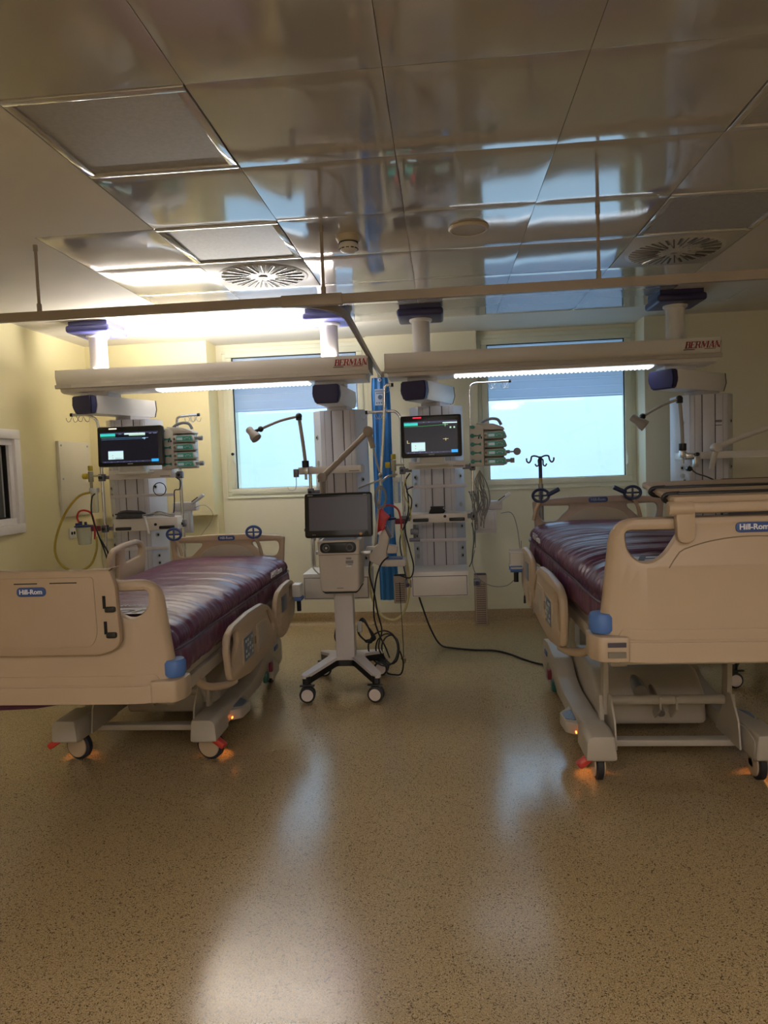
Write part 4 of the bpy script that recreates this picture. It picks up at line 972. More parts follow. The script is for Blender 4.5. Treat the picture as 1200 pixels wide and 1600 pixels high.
def cart(cx, cy, label, full=True):
    t = thing('ventilator_cart', label, 'ventilator', (cx, cy, 0))
    s = .22
    star = [(-.05, -.07), (.05, -.07), (.215, -.31), (.245, -.31), (.25, -.26), (.12, -.03), (.12, .04), (.225, .26), (.22, .30), (.18, .30), (.06, .13), (-.06, .13), (-.18, .30), (-.22, .30), (-.225, .26), (-.12, .04), (-.12, -.03), (-.25, -.26), (-.245, -.31), (-.215, -.31)]
    def sp(z, x, y):   # legs slope down outward
        return z-.05*min(1, max(0, (math.hypot(x, y)-.10)/.26))
    tbx = bmesh.new()
    for nm, za, zb_, m, k in (('base_cover', .225, .205, 'ventpost', 1.0), ('base_frame', .205, .165, 'black', .985)):
        tb = bmesh.new(); P = roundpoly(star, .018, 3)
        va = [tb.verts.new((x*k, y*k, sp(za, x, y))) for x, y in P]; vb = [tb.verts.new((x*k, y*k, sp(zb_, x, y))) for x, y in P]
        for q in tessellate_polygon([[Vector((x, y, 0)) for x, y in P]]): tb.faces.new([va[i] for i in q]); tb.faces.new([vb[i] for i in q][::-1])
        for i in range(len(P)): tb.faces.new((va[i], vb[i], vb[(i+1) % len(P)], va[(i+1) % len(P)]))
        bmesh.ops.recalc_face_normals(tb, faces=tb.faces[:])
        g = G(); g._add(tb); part(nm, g, m, t, smooth=30)
    tbx.free()
    for x, y, r in ((-.215, -.285, .05), (.215, -.285, .05), (.20, .27, .05), (-.20, .27, .05)):
        cart_caster(t, cx+x+(.012 if x < 0 else -.012)*0, cy+y, r, rz=.1 if x < 0 else -.15)
        g = G(); g.cyl((x, y, .11), (x, y, .165), .022, n=12); part('stem', g, 'black', t)
    g = G(); g.prism(roundpoly([(-.062, -.055), (.062, -.055), (.062, .04), (-.062, .04)], .01, 2), .215, .70, 'z'); part('post', g, 'ventpost', t)
    if not full: 
        g = G(); g.box(-.125, .125, -.16, .12, .68, 1.0, .015); part('ventilator_body', g, 'vent', t)
    else:
        g = G(); P = roundpoly([(-.125, .672), (.120, .672), (.132, 1.0), (-.137, 1.0)], [.03, .03, .012, .012]); g.prism(P, -.165, .13, 'y', bev=.012, seg=3); part('ventilator_body', g, 'vent', t)
        g = G(); P = roundpoly([(-.10, .660), (.10, .660), (.12, .676), (-.12, .676)], .004); g.prism(P, -.15, .12, 'y'); part('body_base', g, 'black', t)
        g = G(); P = roundpoly([(-.128, .908), (.128, .908), (.128, .9115), (-.128, .9115)], .001, 1); g.prism(P, -.168, -.16, 'y'); part('body_seam', g, 'rim', t)
        g = G(); g.plate([roundpoly([(-.118, .922), (.112, .922), (.112, .988), (-.118, .988)], .03)], .012, .004, 'y', -.168); cp = part('port_panel', g, 'black', t, 'black gas port panel')
        for x in (-.078, .072):
            g = G(); g.lathe([(.016, 0), (.024, 0), (.024, .006), (.016, .006), (.016, 0)], (x, -.174, .955), (0, -1, 0), n=24); part('port_ring', g, mat('port_grey', 0x55555C, .3), cp)
            g = G(); g.cyl((x, -.176, .955), (x, -.173, .955), .008, n=14); part('port_cap', g, 'pump' if x < 0 else 'rubber', cp)
        for k, (x, z, w_, h_) in enumerate(((.062, .885, .034, .012), (.066, .862, .048, .020), (.06, .835, .034, .008), (.07, .845, .03, .006))):
            g = G(); g.box(x-w_/2, x+w_/2, -.1675, -.164, z-h_/2, z+h_/2); part('sticker', g, mat('grey_label', 0x8A8688, .6) if k != 2 else 'letter', t)
        g = G()
        for k in range(6): g.box(-.02+k*.007, -.015+k*.007, -.167, -.164, .694, .698)
        part('maker_mark', g, 'greylet', t)
        g = G(); g.box(-.16, -.12, -.10, -.02, .905, .925, .004); part('side_rail', g, 'steel', t); 
        g = G(); g.box(.13, .20, -.13, -.02, .905, .925, .004); part('side_rail', g, 'steel', t)
        g = G(); g.prism(roundpoly([(-.11, 1.0), (.11, 1.0), (.09, 1.018), (-.09, 1.018)], .005, 2), -.13, .1, 'y'); part('top_cover', g, mat('vent_blue_grey', 0x6D7C96, .35), t)
    # screen
    R = Matrix.Translation((.0, -.12, 1.015)) @ Matrix.Rotation(-.13, 4, 'X'); w_, h_ = .435, .285
    g = G(R); g.plate([roundpoly([(-w_/2, 0), (w_/2, 0), (w_/2, h_), (-w_/2, h_)], .02)], .045, .01, 'y', 0); part('screen_bezel', g, 'blackgloss', t)
    g = G(R); g.box(-w_/2+.03, w_/2-.03, -.0245, -.021, .045, h_-.027); part('screen', g, 'screenoff', t, 'switched-off dark screen')
    g = G(R); g.cyl((w_/2-.075, -.026, .02), (w_/2-.075, -.022, .02), .009, n=14); part('indicator', g, 'orange', t)
    g = G(R); g.cyl((w_/2-.038, -.036, .022), (w_/2-.038, -.022, .022), .014, n=18, bev=.002); part('rotary_knob', g, 'rubber', t)
    g = G(R)
    for k in range(5): g.box(-w_/2+.022+k*.007, -w_/2+.027+k*.007, -.0235, -.022, h_-.016, h_-.012)
    for k in range(3): g.box(w_/2-.055+k*.007, w_/2-.05+k*.007, -.0235, -.022, h_-.016, h_-.012); g.box(-w_/2+.05+k*.008, -w_/2+.053+k*.008, -.0235, -.022, .016, .022)
    part('bezel_print', g, 'pump', t)
    g = G(); g.cyl((0, -.09, 1.0), (0, -.09, 1.12), .03, n=16); g.box(-.05, .05, -.10, -.07, 1.06, 1.20, .006); part('screen_mount', g, 'vent', t)
    return t
VX, VY = -.672, 4.545
vt = cart(VX, VY, 'white ventilator on a wheeled cart with a dark screen, between the beds')
# support arm
t = thing('breathing_tube_support_arm', 'taupe articulated tube support arm rising behind the ventilator screen', 'support arm', (-.82, 4.72, .86))
g = W(t); g.cyl((-.82, 4.72, .90), (-.80, 4.68, 1.10), .022, n=14); g.box(-.86, -.78, 4.69, 4.75, .86, .92, .006); part('stand_post', g, 'support', t)
g = W(t); g.tube([(-.80, 4.68, 1.08), (-.805, 4.66, 1.25), (-.80, 4.64, 1.39)], .020, n=12); part('lower_arm', g, 'support', t)
g = W(t); g.cyl((-.80, 4.61, 1.40), (-.80, 4.67, 1.40), .031, n=20, bev=.004); part('joint', g, 'support', t)
g = W(t); g.tube([(-.80, 4.64, 1.40), (-.64, 4.63, 1.545), (-.48, 4.62, 1.69)], lambda u: .021-.003*u, n=12); part('middle_arm', g, 'support', t)
g = W(t); g.cyl((-.48, 4.59, 1.69), (-.48, 4.65, 1.69), .033, n=20, bev=.004); part('joint', g, 'support', t)
g = W(t); g.cyl((-.48, 4.62, 1.69), (-.452, 4.62, 1.58), .018, n=12); part('end_arm', g, 'support', t)
g = W(t); g.tube([(-.452, 4.62, 1.585), (-.43, 4.62, 1.48), (-.41, 4.62, 1.40), (-.405, 4.62, 1.33)], .006, n=8); part('gooseneck', g, 'steel', t)
g = W(t); g.ball((-.41, 4.62, 1.40), .016, n=10); g.tube([(-.41, 4.62, 1.37), (-.50, 4.62, 1.34), (-.56, 4.62, 1.32)], .006, n=8); g.tube([(-.40, 4.62, 1.36), (-.36, 4.63, 1.39), (-.30, 4.65, 1.40)], .007, n=8); part('holder_prongs', g, 'steel', t)
# coils of tubing near the arm
for k, (a, r_) in enumerate(((0, .05), (.9, .058), (1.8, .045))):
    lead(['outermost grey tube coil hung by the support arm', 'middle grey tube coil hung by the support arm', 'smallest grey tube coil hung by the support arm'][k], [(-.42+r_*.7*math.cos(q+a), 4.66+.01*k, 1.25+r_*1.35*math.sin(q+a)) for q in [i*.6 for i in range(14)]], .0035, 'gcable', 'tube_coil', 'tubing')
# red bag
t = thing('red_bag', 'red plastic test lung hanging at the right edge of the ventilator screen', 'bag', (-.40, 4.50, 1.04))
g = W(t); g.plate([roundpoly([(-.435, 1.03), (-.385, 1.05), (-.375, 1.10), (-.345, 1.135), (-.38, 1.165), (-.395, 1.19), (-.415, 1.185), (-.425, 1.12)], .008)], .03, .012, 'y', 4.50); part('bag', g, 'redbag', t)
g = W(t); g.cyl((-.425, 4.5, 1.02), (-.41, 4.5, 1.045), .010, n=10); part('nozzle', g, 'letter', t)
# humidifier on right of the cart
t = thing('humidifier', 'light grey humidifier unit attached right of the ventilator body', 'humidifier', (-.44, 4.62, .80))
g = W(t); g.prism(roundpoly([(-.50, .84), (-.42, .80), (-.385, .80), (-.385, .90), (-.36, 1.0), (-.385, 1.06), (-.42, 1.06), (-.44, .95), (-.50, .90)], .012, 3), 4.56, 4.68, 'y', bev=.008); part('head', g, 'vent', t)
g = W(t); g.box(-.40, -.26, 4.55, 4.69, .80, .845, .010); part('heater_base', g, 'vent', t)
g = W(t); g.box(-.395, -.28, 4.56, 4.68, .845, .853, .003); part('heater_plate', g, mat('heater_blue', 0x5A6CA0, .3), t)
g = W(t); g.prism([(-.385, .885), (-.32, .885), (-.31, .93), (-.37, .94)], 4.57, 4.66, 'y', bev=.006); part('chamber_holder', g, 'vent', t)
g = W(t); g.prism([(-.395, 1.06), (-.375, 1.07), (-.345, 1.0), (-.36, .985)], 4.555, 4.60, 'y', bev=.002); part('display', g, 'screenoff', t)
g = W(t); g.box(-.52, -.45, 4.58, 4.65, .86, .93, .006); part('bracket', g, 'vent', t)
lead('black mains cable from the humidifier down to the cart base', [(-.37, 4.53, .87), (-.42, 4.52, .82), (-.46, 4.52, .70), (-.48, 4.53, .50), (-.46, 4.58, .36), (-.42, 4.62, .25), (-.40, 4.68, .16)], .0055)
lead('second black cable from the ventilator back to the floor coil', [(-.50, 4.66, .85), (-.51, 4.62, .75), (-.48, 4.60, .62), (-.46, 4.60, .48), (-.44, 4.62, .36), (-.47, 4.66, .24), (-.44, 4.72, .14)], .0055)
t = thing('cable_coil', 'tangled black mains cable coil draped over the right rear leg of the ventilator cart', 'cable', (-.42, 4.72, .06))
random.seed(5)
for k in range(3):
    g = W(t); cx_, cz_ = -.42+.02*(k-1), .23-.02*k;
    rx2, rz2 = ((.10, .12), (.075, .105), (.060, .10))[k]
    g.tube([(cx_+rx2*math.cos(a), 4.66+.06*k+.025*math.sin(2*a), max(.02, cz_+rz2*math.sin(a))) for a in [q*2*PI/9+.3*k for q in range(9)]], .0055, n=7, closed=True); part('loop', g, 'cable', t)
g = W(t); g.tube([(-.33, 4.70, .20), (-.31, 4.72, .11), (-.33, 4.74, .03), (-.38, 4.78, .012), (-.43, 4.80, .02), (-.42, 4.82, .06)], .0055, n=7); part('tail', g, 'cable', t)
t = thing('hanging_cable_loop', 'black cable loop with grey plug hooked on the right of the ventilator post', 'cable', (-.56, 4.62, .27))
for k, (a, b) in enumerate((((-.60, .40), (-.52, .28)), ((-.60, .39), (-.53, .30)), ((-.605, .38), (-.54, .285)))):
    g = W(t); g.tube([(a[0], 4.62+.01*k, a[1]), (-.565, 4.61, .45-.01*k), (-.53, 4.61, .39), (-.505+.01*k, 4.62, .31), (b[0], 4.62, b[1]), (-.56, 4.62, .30), (-.595, 4.62, .34)], .006, n=7, closed=True); part('loop', g, 'cable', t)
g = W(t); g.box(-.60, -.57, 4.59, 4.62, .36, .43, .005); part('plug', g, 'pump', t)
lead('black cable loop on the left of the ventilator post', [(-.735, 4.64, .44), (-.75, 4.64, .38), (-.76, 4.64, .31), (-.735, 4.64, .27)], .008)
lead('white tube hanging in a curve left of the ventilator body', [(-.865, 4.50, 1.0), (-.87, 4.5, .90), (-.865, 4.5, .82), (-.83, 4.52, .77), (-.80, 4.54, .78)], .005, 'wcable', 'tube', 'tubing')
lead('thin dark plumb cord with a small brass fitting near the floor', [(-.335, 5.0, .62), (-.33, 5.0, .40), (-.325, 5.0, .2), (-.325, 5.0, .07)], .0025)
solo('small_fitting', G().cyl((-.345, 4.99, .07), (-.31, 5.0, .05), .008, n=8).cyl((-.325, 5.0, .03), (-.32, 5.0, .065), .012, n=10), mat('brass', 0x8A7A50, .35, metal=.8), 'small brass fitting dangling just above the floor in the middle', 'fitting')
solo('mains_cable', G().tube([(-.22, 5.30, .49), (-.19, 5.38, .36), (-.13, 5.46, .16), (-.06, 5.50, .03), (.04, 5.48, .008), (.2, 5.42, .007), (.34, 5.40, .007), (.45, 5.30, .007), (.56, 5.12, .007), (.64, 5.02, .007), (.75, 4.95, .007)], .007, n=8, sub=8), 'cable', 'black mains cable running across the floor to the raised bed', 'cable')

# second ventilator far right
v2 = cart(1.98, 4.75, 'second ventilator cart, mostly hidden behind the raised bed tray')
t = thing('breathing_tube_support_arm', 'white jointed tube support arm at the far right edge of the photo', 'support arm', (1.82, 4.95, 1.36))
g = W(t); g.tube([(1.82, 4.95, 1.36), (1.82, 4.92, 1.42), (1.83, 4.9, 1.48)], .018, n=12); part('lower_arm', g, 'vent', t)
g = W(t); g.cyl((1.83, 4.87, 1.50), (1.83, 4.93, 1.50), .030, n=18, bev=.004); part('joint', g, 'vent', t)
g = W(t); g.tube([(1.83, 4.90, 1.50), (1.98, 4.88, 1.56), (2.20, 4.86, 1.64)], .018, n=12); part('upper_arm', g, 'vent', t)
lead('black cable curving from the clamp on the far right column', [(1.72, 5.1, 1.38), (1.76, 5.08, 1.33), (1.83, 5.06, 1.30), (1.90, 5.05, 1.26), (1.95, 5.05, 1.22)], .005)
lead('thick black plug lead on the left side of the far right column', [(1.70, 5.12, 1.28), (1.66, 5.1, 1.24), (1.70, 5.08, 1.16), (1.78, 5.06, 1.11)], .008)
t = thing('rail_clamp', 'steel clamp with black knobs at the left end of the far right shelf', 'clamp', (1.72, 5.12, 1.37))
g = W(t); g.box(1.70, 1.80, 5.10, 5.15, 1.43, 1.47, .004); g.box(1.755, 1.785, 5.09, 5.14, 1.37, 1.45, .004); part('body', g, 'steel', t)
g = W(t); g.cyl((1.77, 5.07, 1.46), (1.77, 5.10, 1.46), .014, n=10); g.cyl((1.72, 5.08, 1.36), (1.72, 5.12, 1.36), .018, n=12); part('knob', g, 'black', t)

# ================================================================ HOSPITAL BEDS
def badge(parent, x, y, z, w_, h_):
    g = G(); g.plate([roundpoly([(x-w_/2, z-h_/2), (x+w_/2, z-h_/2), (x+w_/2, z+h_/2), (x-w_/2, z+h_/2)], h_*.49, 6)], .006, .002, 'y', y); b = part('badge', g, 'badge', parent, 'blue oval maker badge')
    return b
def bed(X, Y, dz, label, tray, iv, hcol):
    t = thing('hospital_bed', label, 'bed', (X, Y, 0))
    # ---- base
    for s in (-1, 1):
        prof = roundpoly([(-.50, .125), (-.49, .215), (-.40, .240), (-.22, .225), (-.05, .205), (.25, .20), (.42, .225), (.56, .30), (.80, .33), (.98, .31), (1.03, .25), (1.03, .12), (.95, .10), (.80, .20), (.62, .17), (.45, .115), (.2, .12), (-.25, .125)], .02, 3)
        g = G(); g.prism(prof, s*.345-.055, s*.345+.055, 'x', bev=.012, seg=2); bc = part('base_beam', g, 'bedgrey', t)
        g = G(); g.box(s*.405, s*.415, .80, .90, .21, .25, .003) if False else g.plate([roundpoly([(.80, .235), (.90, .235), (.90, .265), (.80, .265)], .012)], .006, .002, 'x', s*.402); part('base_badge', g, 'badge', bc)
        # pedal pod
        g = G(); g.prism(roundpoly([(s*.39, -.20), (s*.455, -.16), (s*.465, -.03), (s*.39, .08)], .02), .125, .185, 'z', bev=.01); pd = part('control_pod', g, 'bedgrey', bc)
        g = G(); g.prism(roundpoly([(s*.40, -.15), (s*.448, -.13), (s*.452, -.05), (s*.40, .0)], .012), .185, .189, 'z'); part('control_keys', g, 'lcd', bc)
        # inner vertical plate
        g = G(); g.prism([(-.40, .14), (-.38, .26), (-.30, .36), (-.27, .36), (-.16, .22), (-.12, .14)], s*.27-.004, s*.27+.004, 'x'); part('side_plate', g, 'bedgrey', t)
        for yy, rr in ((-.38, .073), (.88, .073)):
            front = yy < 0
            g = G()
            if front: g.prism(roundpoly([(s*.29, .135), (s*.425, .135), (s*.42, .225), (s*.40, .245), (s*.30, .245)], .012, 3), yy-.13, yy+.08, 'y', bev=.008)
            else: g.prism(roundpoly([(yy-.09, .05), (yy+.09, .05), (yy+.10, .16), (yy+.06, .20), (yy-.06, .20), (yy-.09, .15)], .02), s*.345-.045, s*.345+.045, 'x', bev=.01)
            ho = part('caster_cover', g, 'bedgrey', t)
            wx = s*.35
            g = G(); g.box(wx-.014, wx+.014, yy-.02, yy+.02, .10, .15, .004); g.box(wx-.03, wx-.024, yy-.02, yy+.03, .06, .14) ; cs = part('caster', g, 'bedgrey', t)
            Rw = Matrix.Translation((wx, yy, 0)) @ Matrix.Rotation((PI/2-.25)*(1 if front and tray == 'folded' else 0), 4, 'Z')
            g = G(Rw); g.lathe([(0, -.018), (rr*.82, -.018), (rr, -.012), (rr, .012), (rr*.82, .018), (0, .018)], (0, 0, rr), (1, 0, 0), n=30); part('tyre', g, 'rubber', cs)
            for q in (-1, 1):
                g = G(Rw); g.lathe([(0, 0), (rr*.80, 0), (rr*.78, .006), (rr*.3, .012), (0, .012)], (q*.018, 0, rr), (q, 0, 0), n=26); part('hub_cover', g, 'bed', cs)
            if front:
                mx = Matrix.Translation((s*.42, yy-.09, .125)) @ Matrix.Rotation(s*.55, 4, 'Y') @ Matrix.Rotation(-s*.25, 4, 'Z')
                g = G(); g.box(-.045, .045, -.022, .022, -.016, .016, .010, mx=mx); part('brake_pedal', g, 'red', ho, 'red brake pedal')
            else:
                g = G(); g.box(s*.41-.012, s*.41+.012, yy-.24, yy-.20, .14, .20, .006); part('brake_pedal', g, 'dred', ho, 'dark red pedal')
                g = G(); g.box(s*.40-.014, s*.40+.014, yy-.35, yy-.28, .10, .16, .008); part('steer_pedal', g, 'green', ho, 'dark green pedal')
    g = G(); g.box(-.30, .30, -.30, -.24, .115, .145, .006); part('front_crossbar', g, 'bedgrey', t)
    g = G(); g.cyl((-.30, -.22, .30+dz*.05), (.30, -.22, .30+dz*.05), .022, n=16); part('cross_tube', g, 'bedgrey', t)
    for x in (-.03, .045):
        g = G(); g.prism([(-.25, .33), (-.21, .33), (-.13, .22), (-.16, .20), (-.25, .27)], x-.004, x+.004, 'x'); part('actuator_lug', g, 'bedgrey', t)
    g = G(); g.cyl((-.0, -.16, .22), (.02, .18, .30), .018, n=12); g.cyl((-.05, .02, .27), (-.06, .20, .31), .034, n=14); part('actuator', g, 'steel', t)
    g = G(); g.prism(roundpoly([(.0, .10), (.02, .26), (.16, .32+dz*.15), (.60, .34+dz*.15), (.70, .28), (.72, .10)], .04, 4), -.275, .275, 'x', bev=.03, seg=3); part('base_cover', g, 'bedgrey', t)
    g = G(); g.box(-.21, .21, .76, .98, .30, .30+.10+dz*.4, .01); part('power_housing', g, mat('pale_grey_plastic', 0xA8A6A4, .4), t)
    for s in (-1, 1):
        zt = .54+dz
        for y_a, y_b, z_a in ((-.22, -.34, .28), (.62, .50, .28)):
            g = G(); dy = .10 if dz > .1 else .0
            g.prism([(y_a-.03, z_a-.03), (y_a+.03, z_a-.03), (y_b+.035+dy, zt), (y_b-.035+dy, zt)], s*.28-.012, s*.28+.012, 'x', bev=.004); part('lift_arm', g, 'bedgrey', t)
        g = G(); g.prism([(-.28, .12), (-.24, .12), (-.19, .32), (-.24, .34)], s*.30-.01, s*.30+.01, 'x', bev=.003); part('lower_link', g, 'bedgrey', t)
    # ---- upper deck
    g = G()
    for s in (-1, 1): g.box(s*.40-.03, s*.40+.03, -1.02, 1.08, .50+dz, .56+dz, .008)
    for y in (-1.0, -.34, .3, 1.0): g.box(-.40, .40, y-.03, y+.03, .51+dz, .55+dz, .005)
    part('deck_frame', g, 'bedgrey', t)
    g = G(); g.box(-.41, .41, -1.05, 1.08, .562+dz, .592+dz, .006); part('deck_pan', g, 'bedgrey', t)
    # ---- footboard
    yf = -1.15; H = 1.05+dz; Bz = .56+dz
    out = roundpoly([(-.478, Bz+.02), (-.455, Bz), (.455, Bz), (.478, Bz+.02), (.482, .66+dz), (.484, .70+dz), (.448, H), (-.448, H), (-.484, .70+dz), (-.482, .66+dz)], [.01, .02, .02, .01, .005, .01, .085, .085, .01, .005])
    holes = []
    for s in (-1, 1):
        h = roundpoly([(s*.405, H-.045), (s*.235, H-.045), (s*.252, H-.075), (s*.285, H-.125), (s*.325, H-.15), (s*.36, H-.15), (s*.398, H-.115)], [.02, .006, .02, .03, .02, .02, .03])
        holes.append(h if s < 0 else h[::-1])
    bend = lambda v: Vector((v.x, v.y+.045*(max(0, abs(v.x)-.30)/.18)**2, v.z))
    g = G(); g.plate([out]+holes, .046, .02, 'y', yf, bend=bend); fb = part('footboard', g, 'bed', t)
    g = G(); g.plate([roundpoly([(-.44, Bz-.003), (.44, Bz-.003), (.43, .628+dz), (-.43, .628+dz)], .01)], .056, .004, 'y', yf, bend=bend); part('lower_skirt', g, 'bed', fb)
    g = G(); g.plate([roundpoly([(-.44, .634+dz), (.44, .634+dz), (.42, .672+dz), (-.42, .672+dz)], .01)], .052, .003, 'y', yf, bend=bend); part('lower_ridge', g, 'bed', fb)
    badge(fb, 0, yf-.026, H-.04, .115, .034) if tray != 'folded' else None
    if tray != 'folded':
        g = G(); g.text('Hill-Rom', .026, FRONT(0, yf-.030, H-.0395), off=.0006); part('badge_lettering', g, 'letter', fb)
        a = [(-.27+.54*k/16, H-.17+.10*math.sin(PI*k/16)**.4) for k in range(17)]
        g = G(); g.tube([(x, yf-.023, z) for x, z in a], .0022, n=5, sub=2); part('mould_line', g, 'rim', fb)
    for s in (-1, 1):
        g = G(); g.lathe([(0, 0), (.038, 0), (.045, .012), (.045, .056), (.038, .068), (0, .068)], (s*.478, yf+.045, .652+dz), n=20); part('corner_bumper', g, 'blue', t, 'blue corner bumper')
        g = G(); g.prism(roundpoly([(s*.40, yf-.028), (s*.50, yf-.02), (s*.525, yf+.03), (s*.525, yf+.10), (s*.40, yf+.10)], .015), Bz, Bz+.088, 'z', bev=.008); cb = part('corner_housing', g, 'bed', t)
        g = G(); g.box(s*.445-.03, s*.445+.03, yf-.032, yf-.027, Bz+.055, Bz+.07); part('sticker', g, mat('dark_sticker', 0x4A4450, .5), cb) if tray != 'folded' else None
        if tray != 'folded': g = G(); g.box(s*.445-.03, s*.445+.03, yf-.031, yf-.026, Bz+.018, Bz+.038); part('sticker', g, mat('olive_sticker', 0x7C7466, .5), cb)
    # ---- tray table
    if tray == 'folded':
        g = G(); P = roundpoly([(-.315, .765+dz), (.24, .765+dz), (.315, .80+dz), (.305, H-.01), (.285, H+.05), (-.30, H+.055)], [.06, .06, .04, .02, .012, .02])
        g.plate([P], .035, .012, 'y', yf-.05); tr = part('folded_tray', g, 'bedshade', t, 'folded-down beige tray panel')
        g = G(); P = roundpoly([(-.27, .80+dz), (.20, .80+dz), (.225, .85+dz), (.22, H+.025), (-.26, H+.025)], [.04, .04, .03, .015, .015]); g.plate([P], .006, .002, 'y', yf-.069); part('tray_inset', g, 'bedshade', tr)
        for a, b in ((-.03, .04), (.075, .185)) if False else ((-.10, -.005), (.045, .155)):
            g = G(); g.box(a, b, yf-.0735, yf-.0715, H+.002, H+.006, .001); part('slot', g, 'gap', tr)
        b_ = badge(tr, -.03, yf-.074, H-.028, .118, .036)
        g = G(); g.text('Hill-Rom', .026, FRONT(-.03, yf-.0785, H-.0275), off=.0006); part('badge_lettering', g, 'letter', tr)
        for z in (H-.10, H-.20):
            g = G(); g.box(.252, .264, yf-.071, yf-.067, z, z+.05, .001); part('slot', g, 'gap', tr)
            g = G(); g.box(.262, .302, yf-.082, yf-.030, z-.014, z+.008, .006); part('clip', g, 'black', tr, 'black clip')
        g = G(); g.prism(roundpoly([(.19, H-.01), (.20, H+.052), (.26, H+.05), (.305, H+.06), (.27, H+.035), (.275, H-.0)], .006, 2), yf-.06, yf-.01, 'y', bev=.004); part('hinge', g, 'bed', tr)
    else:
        zt = H+.058
        g = G(); P = roundpoly([(-.27, yf-.055), (.27, yf-.055), (.25, yf+.38), (-.25, yf+.38)], .03)
        TM = Matrix.Translation((0, yf-.05, zt)) @ Matrix.Rotation(.085, 4, 'X') @ Matrix.Translation((0, -yf+.05, -zt)); g.mx = TM; g.prism(P, zt-.012, zt+.012, 'z', bev=.008); tr = part('raised_tray', g, 'bedshade', t, 'raised beige over-bed tray on the footboard')
        for yy, hw in ((yf-.0, .268), (yf+.17, .262)):
            g = G(TM); g.box(-hw+.03, hw-.03, yy-.016, yy+.016, zt+.010, zt+.019, .004)
            for s in (-1, 1): g.tube([(s*(hw-.04), yy, zt+.014), (s*hw, yy, zt+.012), (s*(hw+.012), yy, zt), (s*hw, yy, zt-.012), (s*(hw-.03), yy, zt-.016)], .008, n=8, sub=3)
            part('strap', g, 'black', tr, 'black elastic strap')
        g = G(); g.box(-.24, .24, yf-.062, yf-.012, zt-.045, zt-.010, .012, seg=3); part('tray_front_bar', g, 'bed', tr)
        g = G(); g.cyl((-.2, yf+.03, H+.012), (.2, yf+.03, H+.012), .007, n=10); part('hinge_rod', g, 'steel', tr)
        for s in (-1, 1):
            P = [(.195, H-.085), (.252, H-.085), (.256, H+.02), (.272, H+.045), (.195, H+.045)]; P = P if s > 0 else [(-a, b) for a, b in P[::-1]]
            g = G(); g.prism(roundpoly(P, [.028, .028, .01, .005, .005] if s > 0 else [.005, .005, .01, .028, .028]), yf-.058, yf-.024, 'y', bev=.006); part('tray_bracket', g, 'bed', tr)
            g = G(); g.cyl((s*.20, yf-.045, H+.03), (s*.28, yf-.045, H+.03), .024, n=16, bev=.004); part('hinge_block', g, 'bed', tr)
    # ---- headboard
    yh = 1.17; Hh = 1.0+dz; Bh = .68+dz
    out = roundpoly([(-.36, Bh), (.36, Bh), (.41, .78+dz), (.425, Hh-.02), (.40, Hh-.01), (.15, Hh+.008), (-.15, Hh+.008), (-.40, Hh-.01), (-.425, Hh-.02), (-.41, .78+dz)], [.02, .02, .02, .04, .03, .05, .05, .03, .04, .02])
    holes = []
    for s in (-1, 1):
        h = roundpoly([(s*.185, Hh-.052), (s*.375, Hh-.048), (s*.385, Hh-.10), (s*.36, Hh-.155), (s*.27, Hh-.15), (s*.22, Hh-.10), (s*.19, Hh-.075)], [.012, .03, .04, .03, .02, .02, .01])
        holes.append(h if s > 0 else h[::-1])
    g = G(); g.plate([out]+holes, .04, .014, 'y', yh); hb = part('headboard', g, 'bed' if tray == 'folded' else mat('beige_board_plastic', 0xA8968A, .42), t)
    P = [(.20*math.cos(a), Hh-.165+.10*math.sin(a)) for a in [PI*k/20 for k in range(21)]]+[(-.20, Hh-.26), (.20, Hh-.26)]
    g = G(); g.plate([P], .008, .003, 'y', yh-.022); part('arched_panel', g, 'bedgrey', hb)
    badge(hb, 0, yh-.022, Hh-.018, .125, .036)
    g = G(); g.text('Hill-Rom', .026, FRONT(0, yh-.026, Hh-.0175), off=.0004); part('badge_lettering', g, 'letter' if tray == 'folded' else mat('dim_lettering', 0x9AA2BC, .5), hb)
    # ---- push handles: ring grips on short stems
    for s in (-1, 1):
        hx = -.375 if s < 0 else .212; mt = hcol
        g = G(); g.tube([(hx+.05*(1 if tray == 'folded' else s), yh-.05, Hh-.14), (hx+.03*(1 if tray == 'folded' else s), yh-.05, Hh-.06), (hx, yh-.05, Hh-.01)], .012, n=10); ph = part('push_handle', g, 'bed', t)
        g = G(); c = Vector((hx, yh-.055, Hh+.022))
        g.tube([c+Vector((.052*math.cos(a), 0, .040*math.sin(a))) for a in [2*PI*k/12 for k in range(12)]], .0095, n=8, sub=3, closed=True)
        g.box(c.x-.006, c.x+.006, c.y-.008, c.y+.008, c.z-.04, c.z+.03, .003); g.box(c.x-.05, c.x+.05, c.y-.006, c.y+.006, c.z-.006, c.z+.006, .002); part('grip_ring', g, mt, ph)
        if tray != 'folded':
            g = G(); g.cyl(c+Vector((-s*.04, 0, 0)), c+Vector((-s*.12, 0, .04)), .015, n=12, bev=.004); part('grip_bar', g, mt, ph)
